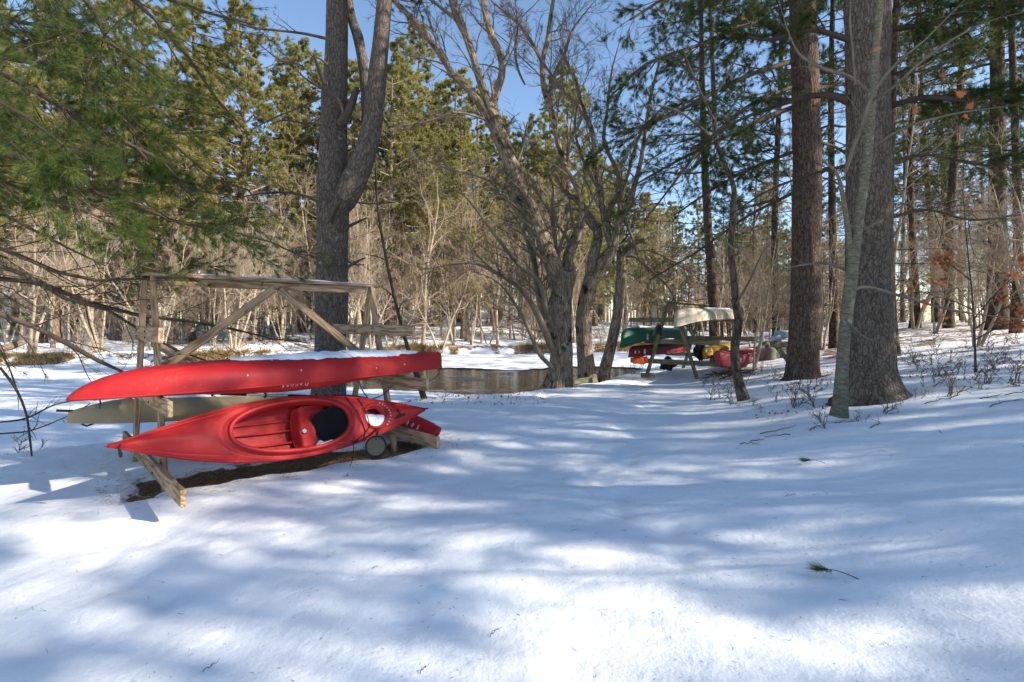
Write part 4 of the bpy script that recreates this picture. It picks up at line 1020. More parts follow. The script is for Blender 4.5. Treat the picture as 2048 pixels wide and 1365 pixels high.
class Proto:
    def __init__(s, name, parts, mt, mc, cat='tree'):
        s.name = name; s.parts = parts; s.mt = mt; s.mc = mc; s.first = None; s.cat = cat
    def place(s, x, y, rot, scale, label, group=None, dz=-.08, tilt=(0, 0)):
        z = float(gz(x, y))+dz
        if s.first is None:
            r = empty(s.name, (x, y, z)); t = s.parts[0].build('trunk', s.mt, r); c = s.parts[1].build('crown', s.mc, r); s.first = (r, [t, c])
        else:
            r0, ch = s.first; r = r0.copy(); sc.collection.objects.link(r)
            for c in ch:
                d = c.copy(); d.parent = r; sc.collection.objects.link(d)
        r.location = (x, y, z); r.rotation_euler = (tilt[0], tilt[1], rot); r.scale = (scale,)*3
        for kk in ('label', 'category', 'group'):
            if kk in r: del r[kk]
        tag(r, label, s.cat, group); return r
def xy(px, d): return ((px-CX)/F*d, d)

# ------------------------------------------------------------------ far trees
rgF = np.random.default_rng(11)
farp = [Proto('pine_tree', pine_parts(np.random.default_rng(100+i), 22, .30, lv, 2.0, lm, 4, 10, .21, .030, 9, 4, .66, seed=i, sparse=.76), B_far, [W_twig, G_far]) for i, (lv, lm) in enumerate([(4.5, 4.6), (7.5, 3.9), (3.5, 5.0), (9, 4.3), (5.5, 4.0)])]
brp = [Proto('bare_tree', bare_parts(np.random.default_rng(200+i), h_, r_, n1, sp, seed=i, multi=mu), W_bare, W_twig) for i, (h_, r_, n1, sp, mu) in enumerate([(12, .13, 20, .8, 1), (9, .09, 16, .9, 2), (13, .15, 18, .65, 1), (7, .06, 14, .9, 3)])]
shp = [Proto('bare_shrub', bare_parts(np.random.default_rng(300+i), 3.4, .03, 9, .8, seed=i, multi=5, t0=.1, n2=6, n3=5, n4=3), W_bare, W_bare, 'shrub') for i in range(2)]
def ok_land(x, y): return y-float(yf(x)) > 1.0
# pines along and behind the far bank
spec = [(-40,38,24),(30,44,23),(115,36,24),(190,41,25),(263,46,22),(300,50,23),(345,35,25),(420,44,23),(500,39,22),(560,48,24),(600,44,26),(640,47,25),(620,54,24),(470,42,27),(380,38,27),(235,37,28),(80,37,27),(-30,36,26),(150,45,28),(690,50,22),(715,44,24),(745,47,22),(775,41,22),(790,45,27),(840,50,28),(1130,47,24),(880,58,28),(800,43,21),(850,44,19),(955,47,23),(915,52,25),(1000,56,24),(1050,52,22),(1095,58,24),(1190,60,22),(1230,66,22),(1020,50,19),(1140,50,18),(1250,56,16),(835,56,22),(872,49,20),(900,62,23),(927,38.5,17),(985,52,19),(1040,60,21),(1075,47,17),(1110,66,22),(1165,54,17),(1200,70,21),(1290,60,16),(1345,72,18),(1400,64,16),(1460,80,18),(1500,66,14),(1530,84,17),(1590,75,14)]
for i, (px, d, h) in enumerate(spec):
    x, y = xy(px, d)
    zone = 'left of the forked pine' if px < 640 else ('between the forked pine and the big maple' if px < 1120 else 'right of the big maple')
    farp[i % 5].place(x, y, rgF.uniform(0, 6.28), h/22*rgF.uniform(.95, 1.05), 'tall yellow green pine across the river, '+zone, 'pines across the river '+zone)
for i in range(52):
    px = rgF.uniform(-200, 1700); d = rgF.uniform(58, 100); x, y = xy(px, d)
    if not ok_land(x, y): continue
    farp[rgF.integers(0, 5)].place(x, y, rgF.uniform(0, 6.28), rgF.uniform(.55, .85) if px > 1150 else rgF.uniform(.7, 1.05), 'distant pine in the deep wood behind the far bank', 'distant pines of the wood')
nb_ = 0
for i in range(240):
    px = rgF.uniform(-120, 1560) if i % 4 else rgF.uniform(500, 1250); d = rgF.uniform(29, 66) if i % 3 else rgF.uniform(28, 42); x, y = xy(px, d)
    if not ok_land(x, y): continue
    k = rgF.choice(4, p=[.3, .25, .3, .15])
    zone = 'at the left, beyond the near rack' if px < 640 else ('between the forked pine and the big maple' if px < 1120 else 'beyond the far rack')
    brp[k].place(x, y, rgF.uniform(0, 6.28), rgF.uniform(.6, 1.1), 'pale bare leafless tree across the river '+zone, 'bare trees across the river '+zone, tilt=tuple(rgF.normal(0, .07, 2)))
for i in range(44):
    px = rgF.uniform(-60, 1500); x = (px-CX)/F*34; y = float(yf(x))+rgF.uniform(.6, 9); 
    shp[i % 2].place(x, y, rgF.uniform(0, 6.28), rgF.uniform(.5, 1.15), 'low tangle of bare pale stems on the far bank', 'bare shrubs on the far bank')
# the pale leaning trunk at the left and a few clear multi-stem trees
for px, d, k, s_ in ((62, 27.2, 1, 1.15), (205, 29, 3, 1.5), (465, 30, 3, 1.3), (740, 32, 1, .9), (880, 34, 1, .95)):
    x, y = xy(px, d); y = max(y, float(yf(x))+.7)
    brp[k].place(x, y, px, s_, 'clump of pale bare stems close to the far bank edge', 'pale stem clumps on the bank edge')
# the deep wood as one mass
rgW = np.random.default_rng(77)
m = MB(); n = 1100; d = rgW.uniform(58, 135, n); px = rgW.uniform(-500, 1750, n); x = (px-CX)/F*d; okk = d > yf(x)+4; x, d = x[okk], d[okk]; n = len(x)
p0 = np.stack([x, d, gz(x, d)-.2], -1); Dv = np.stack([rgW.normal(0, .05, n), rgW.normal(0, .05, n), np.ones(n)], -1)
tp, tr = grow(p0, Dv, rgW.uniform(6, 14, n), rgW.uniform(.05, .17, n), 6, rgW, .04, .03, .25); tubes(m, tp, tr, 5)
sub_branches(m, tp, tr, rgW, [dict(n=7, ang=.9, lenf=.3, S=4, w=.15, up=.04, t0=.2, minr=.02), dict(n=6, ang=.8, lenf=.5, S=3, w=.18, minr=.014)], sides=(3, 3))
tag(m.build('woods', W_twig), 'mass of slim bare trunks and branches of the distant wood', 'woods', kind='stuff')
m = MB(); n = 1700; px = rgW.uniform(1350, 2700, n); d = rgW.uniform(38, 110, n); x = (px-CX)/F*d; okk = (d < yb(x)-3) | (d > yf(x)+4); x, d = x[okk], d[okk]; n = len(x)
p0 = np.stack([x, d, gz(x, d)-.2], -1); Dv = np.stack([rgW.normal(0, .06, n), rgW.normal(0, .06, n), np.ones(n)], -1)
tp, tr = grow(p0, Dv, rgW.uniform(2, 9, n), rgW.uniform(.03, .12, n), 6, rgW, .05, .03, .25); tubes(m, tp, tr, 4)
sub_branches(m, tp, tr, rgW, [dict(n=8, ang=1.0, lenf=.4, S=4, w=.16, up=.02, t0=.1, minr=.014), dict(n=6, ang=.8, lenf=.5, S=3, w=.18, minr=.01)], sides=(3, 3))
tag(m.build('woods', W_twigdark), 'mass of thin dark stems and brush deep in the right-hand wood', 'woods', kind='stuff')
# ------------------------------------------------------------------ forked pine
def at_ground(px, d):
    x, y = xy(px, d); return np.array([x, y, float(gz(x, y))])
D1 = 10.0
b0 = at_ground(657, D1); fp = empty('pine_tree', b0, 'big forked grey pine with broken stubs standing behind the near rack', 'tree')
FM = rootmat(fp.location)
main = [(657,840,80),(658,790,66),(661,700,58),(663,600,61),(664,500,61),(666,430,62),(666,370,62),(666,330,55),(667,260,50),(669,200,48),(673,100,43),(675,0,42),(678,-150,40),(684,-400,34),(690,-700,24),(694,-1000,10)]
right = [(672,430,30),(690,398,46),(708,362,48),(726,320,42),(741,270,38),(749,220,35),(755,150,34),(762,80,30),(769,0,26),(780,-120,22),(800,-300,15),(815,-450,7)]
third = [(730,290,10),(731,250,16),(731,190,19),(726,130,20),(716,75,21),(703,35,18),(697,0,17),(690,-100,14),(684,-220,9)]
trunk_mesh(fp, PL(main, D1, D1+.3), PR(main, D1), B_fork, 72, .03, .006, 3, .12, fl_h=.3)
trunk_mesh(fp, PL(right, D1-.02, D1-.6), PR(right, D1), B_fork, 56, .03, .005, 5, 0, 'limb')
trunk_mesh(fp, PL(third, D1+.2, D1+.5), PR(third, D1), B_fork, 32, .04, .004, 6, 0, 'limb')
cb = MB(); rg1 = np.random.default_rng(21)
stub = [[(682,250,18),(692,232,17),(706,200,15),(714,176,9)],[(688,385,8),(708,378,9),(729,358,6)],[(662,440,12),(670,422,10),(681,402,7)],[(690,456,7),(712,446,6),(734,436,3)],[(690,540,7),(706,528,6),(731,516,3)],[(655,535,9),(664,525,7),(668,522,6)],
        [(655,130,6),(640,118,4),(622,110,4),(615,100,2)],[(650,170,9),(638,140,8),(628,110,4)],[(690,240,8),(676,200,8),(650,180,6),(620,165,4),(598,145,3),(580,120,2)],[(650,77,6),(610,68,5),(560,62,4),(500,54,4),(460,38,3),(430,20,2)],[(645,195,4),(600,215,3),(540,240,3),(500,262,2)],[(644,248,4),(600,245,3),(560,242,3),(540,250,2)],[(636,400,6),(580,386,5),(520,388,4),(480,395,2)],[(690,402,3),(740,408,3),(790,405,2)],
        [(640,170,4),(600,130,3),(560,120,3),(520,90,2)],[(660,600,5),(672,590,5)],[(690,520,4),(712,530,3),(728,530,2)]]
for i, l in enumerate(stub):
    p, r = poly(PL(l, D1-.28, D1-.28+rg1.normal(0, .3)), PR(l, D1), 12); tubes(cb, p, r, 7, cap=True)
    if i > 7 and i < 15: sub_branches(cb, p, r, rg1, [dict(n=9, ang=.8, lenf=.3, S=4, w=.2, minr=.004), dict(n=5, ang=.8, lenf=.4, S=3, w=.2, minr=.0025)], sides=(4, 3))
# live crown high above
mp = np.array(PL(main, D1, D1+.3)); hi = mp[mp[:, 2] > 7.2]
P0, D0, L0 = [], [], []
for k in range(34):
    t = rg1.uniform(0, 1); c = np.array([np.interp(t*(len(hi)-1), range(len(hi)), hi[:, j]) for j in range(3)]); a = rg1.uniform(0, 6.28)
    P0.append(c); D0.append((math.cos(a), math.sin(a), .15)); L0.append(rg1.uniform(1.5, 3.2)*(1-.5*t))
bp, br = grow(np.array(P0), np.array(D0), np.array(L0), np.array(L0)*.012, 6, rg1, .1, .02, .25); tubes(cb, bp, br, 5)
o = sub_branches(cb, bp, br, rg1, [dict(n=7, ang=.9, lenf=.4, S=4, w=.12, flat=.6, minr=.004), dict(n=4, ang=.8, lenf=.5, S=3, w=.1, minr=.003)], sides=(3, 3))
tp, td = along(o[1][0], 4, rg1, .4, 1); needles(cb, tp, td, 14, .12, .006, rg1, .6, mi=1)
# needle sprays at the end of the long dead looking limb at the top left
lm = PL(stub[9], D1-.28, D1+.2); p, d, L, r = spawn(*poly(lm, np.full(len(lm), .02), 12), 16, rg1, .4, 1, .9, .28, .5); bp, br = grow(p, d, L*.9, r*.4, 5, rg1, .12, .02); tubes(cb, bp, br, 3)
tp, td = along(bp, 7, rg1, .3, 1); needles(cb, tp, td, 16, .11, .005, rg1, .6, mi=1)
cb.build('crown', [W_twigdark, G_mid], fp, mw=FM)

# ------------------------------------------------------------------ maples
def hand_tree(name, label, base, trunks, limbs, d, mat, rgx, amp=.006, sides=40, levels=None, dj=.8, wood_=None, flare=.25, cat='tree'):
    root = empty(name, base, label, cat); MM_ = rootmat(root.location); cb = MB(); tp_, tr_ = [], []
    for i, (l, d0, d1) in enumerate(trunks):
        trunk_mesh(root, PL(l, d0, d1), PR(l, (d0+d1)/2), mat, sides if i == 0 else max(14, sides*2//3), .035, amp if i == 0 else amp*.7, 31+i, flare if i == 0 else 0, 'trunk' if i == 0 else 'limb', fl_h=.3)
        p, r = poly(PL(l, d0, d1), PR(l, (d0+d1)/2), 12); 
        if i > 0: tp_.append(p); tr_.append(r)
    for l, d0, d1 in limbs:
        p, r = poly(PL(l, d0, d1), PR(l, (d0+d1)/2), 22); r = r*np.interp(np.linspace(0, 1, 22), [0, .6, 1], [1, .9, .25])[None]; tubes(cb, p, r, 8, rfun=ridged(.003, seed=3)); tp_.append(p[:, np.r_[0:22:2, 21]][:, :12]); tr_.append(r[:, np.r_[0:22:2, 21]][:, :12])
    tp_ = np.concatenate(tp_); tr_ = np.concatenate(tr_)
    lv = levels or [dict(n=16, ang=.75, lenf=.36, S=8, w=.12, up=.03, t0=.12, radf=.3, minr=.006, lmax=2.4), dict(n=8, ang=.7, lenf=.5, S=5, w=.15, up=.02, minr=.0048), dict(n=8, ang=.6, lenf=.55, S=4, w=.16, minr=.0036)]
    sub_branches(cb, tp_, tr_, rgx, lv, sides=(5, 4, 3))
    cb.build('crown', wood_ or W_mid, root, mw=MM_); return root
dm = 12.6
T1 = [([(1116,790,66),(1118,770,56),(1122,720,46),(1122,660,44),(1123,600,43),(1126,565,44),(1128,545,40)], dm, dm),
      ([(1124,600,30),(1112,545,34),(1095,510,35),(1070,450,35),(1040,380,33),(1015,310,31),(996,265,30),(986,235,30),(981,215,24)], dm-.1, dm-.9),
      ([(1124,600,24),(1140,550,26),(1136,520,22),(1149,481,20),(1161,448,17),(1163,425,11),(1161,400,10),(1126,322,10),(1111,264,11),(1102,223,12),(1088,176,11),(1085,126,10),(1096,73,9),(1102,29,8),(1108,-10,7),(1115,-120,5)], dm, dm+.6),
      ([(978,240,18),(967,217,15),(944,187,14),(906,149,13),(880,108,12),(853,73,12),(821,35,11),(792,6,10),(765,-30,9),(720,-110,6)], dm-.9, dm-1.6),
      ([(988,235,18),(976,205,16),(959,158,15),(944,108,14),(929,64,14),(912,29,14),(902,-5,12),(880,-120,8)], dm-.95, dm-1.2),
      ([(984,235,16),(985,217,15),(994,182,15),(1004,146,14),(1000,108,14),(985,76,14),(973,38,13),(966,-5,12),(950,-130,8)], dm-.8, dm-.2)]
L1 = [([(906,35,8),(885,18,7),(859,-3,6),(830,-30,4)], 11.4, 11.2),([(975,240,6),(944,224,6),(906,225,5),(868,240,5),(824,249,4),(780,252,4),(740,268,3)], 11.7, 11),
      ([(1010,375,8),(997,369,7),(956,352,7),(906,340,6),(853,322,5),(838,318,4),(820,345,3)], 12.2, 11.2),
      ([(1112,665,13),(1095,630,12),(1075,558,12),(1057,546,10),(1032,525,8),(1001,485,8),(977,454,7),(952,420,6),(928,392,5),(903,380,4),(872,386,3)], 12.5, 11.2),
      ([(1116,720,16),(1100,688,16),(1085,651,15),(1057,598,12),(1026,565,11),(995,548,9),(952,528,7),(918,528,6),(881,534,4),(840,540,3)], 12.5, 11),
      ([(1112,745,10),(1100,731,10),(1081,712,9),(1063,672,9),(1041,626,8),(1023,598,7),(995,565,6),(965,549,5)], 12.4, 11.4),
      ([(1110,690,14),(1094,651,14),(1075,577,13),(1066,515,12),(1054,481,11),(1038,448,9),(1023,426,7),(1005,400,5)], 12.8, 13.3),
      ([(1117,545,7),(1115,515,7),(1109,472,7),(1103,426,6),(1106,380,5),(1098,330,4)], 12.6, 12.8),
      ([(1102,223,8),(1105,164,8),(1112,142,7),(1128,110,6),(1146,59,6),(1175,20,5),(1196,-5,4)], 13, 13.5),
      ([(1085,126,7),(1061,82,7),(1038,50,6),(991,9,5),(960,-20,3)], 13, 12.2),
      ([(1050,170,4),(1040,150,5),(1030,100,5),(1035,60,5),(1030,0,4)], 12.8, 12.6),
      ([(1134,300,7),(1161,217,6),(1132,190,6),(1096,140,5),(1060,90,4),(1000,65,3)], 13, 12)]
hand_tree('maple_tree', 'big mossy many-limbed bare tree on the near shore, left of the pair beside it', at_ground(1118, dm), T1, L1, dm, B_maple, np.random.default_rng(5), .008, 64)
d2 = 13.3
T2 = [([(1177,780,46),(1175,755,36),(1168,688,32),(1169,626,32),(1178,577,31),(1183,555,28)], d2, d2),
      ([(1180,577,22),(1183,530,22),(1189,503,20),(1195,463,18),(1180,435,14),(1155,401,11),(1131,386,9),(1110,350,5)], d2, d2+.5),
      ([(1183,575,24),(1196,548,24),(1211,525,22),(1226,494,20),(1235,454,16),(1254,411,13),(1266,380,11),(1280,330,9),(1288,280,8),(1300,200,6),(1320,120,4)], d2, d2-.6),
      ([(1224,500,14),(1211,451,15),(1205,411,13),(1199,381,12),(1190,322,12),(1184,264,10),(1165,217,9),(1150,160,7),(1120,100,5)], d2, d2+.3)]
L2 = [([(1211,445,12),(1226,405,11),(1241,386,10),(1231,337,9),(1208,284,8),(1215,220,7),(1222,150,6),(1240,80,4)], d2, d2+.4),
      ([(1245,430,8),(1262,470,6),(1280,520,5),(1310,560,3)], d2, d2-.4),
      ([(1240,400,7),(1256,350,6),(1280,270,6),(1330,210,4),(1380,160,3)], d2, d2-.7),
      ([(1199,381,7),(1170,330,6),(1150,260,5),(1160,190,4),(1190,120,3)], d2, d2+.9)]
hand_tree('maple_tree', 'middle bare tree of the shore group, forking into three dark mossy limbs', at_ground(1175, d2), T2, L2, d2, B_maple, np.random.default_rng(6), .007, 48)
d3 = 13.7
T3 = [([(1207,775,30),(1208,755,24),(1223,688,21),(1235,626,20),(1241,565,20),(1242,520,18),(1240,505,14)], d3, d3),
      ([(1243,525,10),(1250,503,10),(1272,485,9),(1288,481,8)], d3, d3-.3)]
L3 = [([(1240,515,8),(1262,512,6),(1300,540,5),(1340,580,4),(1360,630,3)], d3, d3-.3),([(1242,512,6),(1236,470,5),(1245,430,4),(1240,380,3)], d3, d3),
      ([(1244,510,6),(1290,500,5),(1340,520,4),(1400,560,3)], d3, d3+.6)]
hand_tree('maple_tree', 'slim leaning dark tree with a pale sawn limb, right of the shore group', at_ground(1208, d3), T3, L3, d3, B_maple, np.random.default_rng(8), .006, 36)

# ------------------------------------------------------------------ big pines on the right
def crown_on(root, limbs, d_, rgx, clusters=None, mats=None, n2=14, n3=6, nt=6, K=16, ln=.10, wd=.004, lenf=.28, thr=1.0, dead=None, hang=-.02, extra_bare=1.0):
    cb = MB(); LP, LR = [], []
    for l, a, b in limbs:
        p, r = poly(PL(l, a, b), PR(l, (a+b)/2), 14); tubes(cb, p, r, 8, rfun=ridged(.003, seed=2)); LP.append(p); LR.append(r)
    LP = np.concatenate(LP); LR = np.concatenate(LR)
    o = sub_branches(cb, LP, LR, rgx, [dict(n=n2, ang=.75, lenf=lenf, S=6, w=.12, up=hang, flat=.45, t0=.1, radf=.35, minr=.005, lt=.35), dict(n=n3, ang=.7, lenf=.45, S=4, w=.13, up=hang, flat=.3, minr=.003)], sides=(5, 3))
    for arr, nn in ((o[1][0], nt), (o[0][0], nt+2)):
        tp, td = along(arr, nn, rgx, .35, 1.0)
        if clusters is not None:
            cw = np.full(len(tp), 9.0)
            for cx, cy, r_, dd in clusters:
                c = P(cx, cy, dd); R_ = r_*dd/F; q = (tp-c); q[:, 1] *= .45
                cw = np.minimum(cw, np.linalg.norm(q, axis=1)/R_)
            keep = rgx.uniform(0, 1, len(tp)) < np.clip(1.7-1.1*cw, 0.04, .75)*thr
            tp, td = tp[keep], td[keep]
        needles(cb, tp, td, K, ln, wd, rgx, .5, mi=1, up=.0, tint=np.clip(rgx.normal(.5, .25, len(tp)), 0, 1))
    return cb
# P1740
dA = 7.6
bA = at_ground(1738, dA); pA_ = empty('pine_tree', bA, 'thickest grey pine trunk on the right, a pale young birch leaning across it', 'tree')
tA = [(1742,806,140),(1740,790,108),(1740,740,90),(1740,650,84),(1738,500,80),(1736,350,76),(1735,200,76),(1734,0,76),(1734,-250,72),(1734,-600,60),(1736,-1000,36),(1738,-1300,10)]
trunk_mesh(pA_, PL(tA, dA), PR(tA, dA), B_pine_big, 120, .022, .014, 11, .26, fl_h=.22)
limA = [([(1770,215,14),(1850,195,10),(1950,200,8),(2060,170,5)], 7.6, 6.2),([(1700,200,16),(1640,190,12),(1560,210,8),(1480,240,6),(1380,300,4)], 7.6, 8.6),([(1768,60,14),(1850,50,10),(1960,20,7),(2080,10,4)], 7.6, 6.6),
        ([(1770,330,8),(1850,310,6),(1960,330,5),(2060,330,3)], 7.7, 8.6),([(1700,80,12),(1620,60,9),(1540,80,7),(1440,60,4)], 7.5, 7.2),([(1770,-80,14),(1880,-60,10),(2000,-20,7),(2120,60,4)], 7.6, 6.0),([(1768,440,6),(1850,420,5),(1940,440,4),(2040,430,3)], 7.8, 8.8),
        ([(1700,-120,14),(1600,-100,10),(1480,-40,7),(1380,40,4)], 7.6, 7.6),([(1700,330,7),(1620,350,5),(1540,380,4),(1460,430,3)], 7.7, 9)]
clA = [(1880,90,110,7),(2000,60,110,6.8),(1960,200,70,6.6),(2040,240,60,6.6),(1840,150,60,7.2),(1470,60,90,7.6),(1540,120,70,7.8),(1620,20,90,7.4),(1400,150,60,8.4),(1450,250,50,8.6),(2040,330,50,8)]
rgA = np.random.default_rng(41)
cb = crown_on(pA_, limA, dA, rgA, clA, K=16, n2=24, n3=8, nt=6, ln=.10, wd=.0040, thr=.9)
hb = [np.array([bA[0], bA[1], z]) for z in np.arange(9, 17, .45)]
P0 = np.repeat(np.array(hb), 4, 0); a = rgA.uniform(0, 6.28, len(P0)); Lh = rgA.uniform(1.5, 3.6, len(P0))
bp, br = grow(P0, np.stack([np.cos(a), np.sin(a), .1+0*a], -1), Lh, Lh*.012, 6, rgA, .1, .02, .25); tubes(cb, bp, br, 5)
o = sub_branches(cb, bp, br, rgA, [dict(n=8, ang=.9, lenf=.4, S=4, w=.12, flat=.6, minr=.004), dict(n=4, ang=.8, lenf=.5, S=3, w=.1, minr=.003)], sides=(3, 3))
tp, td = along(o[1][0], 4, rgA, .4, 1); needles(cb, tp, td, 12, .13, .009, rgA, .6, mi=1)
cb.build('crown', [W_twigdark, G_mid], pA_, mw=rootmat(pA_.location))
# P1605
dB = 11.0
bB = at_ground(1607, dB); pB_ = empty('pine_tree', bB, 'straight brown pine trunk beside the timber rail', 'tree')
tB = [(1607,772,84),(1606,755,62),(1607,700,55),(1611,600,54),(1613,450,52),(1614,300,50),(1610,150,48),(1604,0,46),(1602,-200,42),(1602,-500,30),(1604,-800,14),(1605,-950,6)]
trunk_mesh(pB_, PL(tB, dB), PR(tB, dB), B_pine_red, 84, .03, .015, 13, .22, fl_h=.25)
limB = [([(1595,120,12),(1500,150,9),(1420,190,8),(1320,240,6),(1230,270,4)], 11, 8.8),([(1595,60,12),(1500,50,9),(1400,90,7),(1290,130,5),(1215,200,3)], 11, 9.6),([(1600,210,10),(1520,240,8),(1440,280,6),(1340,330,5),(1270,370,3)], 11, 10.2),
        ([(1595,-40,12),(1480,-60,9),(1360,-20,7),(1260,40,4)], 11, 10),([(1625,180,8),(1690,170,6),(1760,200,4)], 11, 12.5),([(1597,300,7),(1520,330,6),(1440,370,5),(1350,430,3)], 11, 12),([(1600,380,6),(1500,430,5),(1400,500,4),(1300,560,3)], 11, 13),
        ([(1598,-150,12),(1450,-170,9),(1320,-120,6)], 11, 10.4),([(1625,280,6),(1680,300,5),(1740,350,3)], 11.2, 13),([(1596,170,9),(1500,210,7),(1400,300,6),(1330,390,4),(1290,440,2)], 11, 7.8)]
clB = [(1480,120,110,10),(1400,100,90,10),(1320,60,90,10),(1330,180,80,9.6),(1260,230,60,9),(1200,280,45,8.8),(1270,310,55,8.8),(1330,350,50,9),(1440,270,60,10.4),(1500,330,50,11),(1540,60,90,11),(1390,330,50,10.5),(1240,400,26,8),(1600,220,60,11),(1620,120,60,11)]
rgB = np.random.default_rng(42)
cb = crown_on(pB_, limB, dB, rgB, clB, K=17, n2=26, n3=8, nt=7, ln=.11, wd=.0058, thr=1.0)
P0 = np.repeat(np.array([[bB[0], bB[1], z] for z in np.arange(8.5, 17, .5)]), 4, 0); a = rgB.uniform(0, 6.28, len(P0)); Lh = rgB.uniform(1.5, 3.4, len(P0))
bp, br = grow(P0, np.stack([np.cos(a), np.sin(a), .1+0*a], -1), Lh, Lh*.012, 6, rgB, .1, .02, .25); tubes(cb, bp, br, 5)
o = sub_branches(cb, bp, br, rgB, [dict(n=8, ang=.9, lenf=.4, S=4, w=.12, flat=.6, minr=.004), dict(n=4, ang=.8, lenf=.5, S=3, w=.1, minr=.003)], sides=(3, 3))
tp, td = along(o[1][0], 4, rgB, .4, 1); needles(cb, tp, td, 12, .13, .009, rgB, .6, mi=1)
cb.build('crown', [W_twigdark, G_mid], pB_, mw=rootmat(pB_.location))
# young birch
dC = 6.7
TY = [([(1678,832,40),(1680,815,34),(1684,740,27),(1692,640,26),(1702,560,27),(1707,520,24),(1716,450,21),(1726,380,20),(1736,300,19),(1744,200,18),(1752,100,17),(1760,0,15),(1768,-120,12),(1780,-300,8),(1790,-480,4)], dC, dC-.2),
      ([(1704,565,16),(1701,520,14),(1697,470,13),(1690,420,10),(1683,380,8),(1672,345,6),(1650,325,4)], dC, dC-.3)]
LY = [([(1690,345,8),(1705,300,8),(1725,250,8),(1745,190,7),(1790,130,6),(1850,80,5),(1900,30,4),(1950,-20,3)], dC-.2, dC-.9),([(1745,190,7),(1700,155,7),(1640,135,6),(1600,110,5),(1575,60,4),(1560,10,3)], dC-.1, dC-.6),
      ([(1698,585,8),(1720,575,7),(1800,592,6),(1880,615,5),(1950,628,4),(2060,640,3)], dC, dC+.6),([(1692,540,7),(1660,528,6),(1620,528,5),(1560,540,3)], dC, dC-.3),([(1710,170,4),(1705,100,4),(1700,40,4),(1702,-20,3)], dC-.3, dC-.4),
      ([(1745,200,6),(1780,180,5),(1860,110,5),(1960,50,4),(2060,20,3)], dC-.2, dC-1.6),([(1712,470,4),(1760,440,4),(1830,400,3),(1900,390,2)], dC, dC+.2),([(1690,640,4),(1740,680,3),(1790,690,2)], dC-.1, dC-.3),([(1738,300,5),(1800,260,5),(1900,230,4),(2040,210,3)], dC, dC-.4)]
yb_ = hand_tree('birch_tree', 'slim pale ringed young tree leaning in front of the thickest pine trunk', at_ground(1679, dC), [([(p_[0], p_[1], p_[2]*.84) for p_ in l_], u_, v_) for l_, u_, v_ in TY], LY, dC, W_beech, np.random.default_rng(9), .0015, 40, wood_=W_mid,
    levels=[dict(n=8, ang=.7, lenf=.22, S=6, w=.12, t0=.2, radf=.3, minr=.003), dict(n=4, ang=.7, lenf=.45, S=4, w=.14, minr=.002)], flare=.03)
# sapling in front of the far rack
dS = 9.2
TS = [([(1488,800,22),(1480,775,19),(1472,735,17),(1470,690,17),(1477,650,15),(1472,610,14),(1468,560,13),(1462,500,12),(1466,430,11),(1468,380,10),(1450,330,9),(1434,290,9),(1428,200,9),(1424,100,8),(1420,0,7),(1418,-150,5),(1415,-300,3)], dS, dS+.4)]
LS = [([(1430,280,6),(1400,255,5),(1360,225,4),(1300,210,3),(1260,225,2)], dS, dS-.6),([(1472,610,5),(1500,560,4),(1530,500,3),(1560,470,2)], dS, dS+.3),([(1468,500,5),(1430,470,4),(1390,470,3)], dS, dS+.2),([(1426,200,5),(1460,140,4),(1500,60,3),(1520,-20,2)], dS, dS-.2),([(1428,240,4),(1390,160,4),(1360,80,3)], dS, dS+.4)]
hand_tree('sapling', 'thin crooked grey sapling standing in front of the red and white canoe', at_ground(1484, dS), TS, LS, dS, B_dark, np.random.default_rng(10), .002, 24, wood_=W_mid,
    levels=[dict(n=7, ang=.8, lenf=.2, S=5, w=.14, t0=.3, radf=.3, minr=.003), dict(n=4, ang=.7, lenf=.45, S=4, w=.15, minr=.002)], flare=.1)

# ------------------------------------------------------------------ slimmer pines of the right-hand wood
midp = [Proto('pine_tree', pine_parts(np.random.default_rng(400+i), 17, r_, lv, 1.4, lm, 4, 10, .13, .010, 8, 4, .42, seed=i+3, deadn=12, lean=.012, sparse=.55), B_dark, [W_twigdark, G_mid]) for i, (r_, lv, lm) in enumerate([(.155, 7.0, 2.8), (.12, 5.2, 2.5), (.19, 6.4, 3.2)])]
rgM = np.random.default_rng(50)
for px, d, k, s_, lab in ((1432, 17, 0, 1.0, 'dark mossy pine trunk rising right behind the far rack'), (1555, 16, 1, .95, 'slim dark pine trunk between the sapling and the brown pine'), (1668, 15.5, 1, 1.0, 'slim leaning dark pine just right of the brown pine'), (1784, 12.0, 0, .85, 'dark pine trunk tight against the right side of the thickest pine'),
        (1832, 19, 2, .8, 'pine trunk with a side fork, second to the right of the thickest pine'), (1872, 22, 0, .95, 'straight slim dark pine at the right, before the lighter pair'), (1898, 18, 0, 1.0, 'reddish straight pine left of the rightmost thick trunk'), (1995, 15.5, 2, 1.25, 'rightmost thick pine trunk on the snowy rise'), (2032, 13.5, 1, .95, 'slim pine at the right edge of the picture')):
    x, y = xy(px, d); midp[k].place(x, y, rgM.uniform(0, 6.28), s_, lab)
for i in range(44):
    px = rgM.uniform(1330, 2250); d = rgM.uniform(24, 70); x, y = xy(px, d)
    if yb(x)-1 < y < yf(x)+1: continue
    midp[i % 3].place(x, y, rgM.uniform(0, 6.28), rgM.uniform(.7, 1.1), 'slim dark pine deeper in the wood on the right', 'slim pines deep in the right-hand wood')
for i in range(46):
    px = rgM.uniform(1480, 2150); d = rgM.uniform(14, 45) if i < 26 else rgM.uniform(11, 22); x, y = xy(px, d)
    if yb(x)-1 < y < yf(x)+1: continue
    brp[[1, 3, 0][i % 3]].place(x, y, rgM.uniform(0, 6.28), rgM.uniform(.35, .7), 'small bare leafless tree in the wood on the right', 'small bare trees in the right-hand wood')
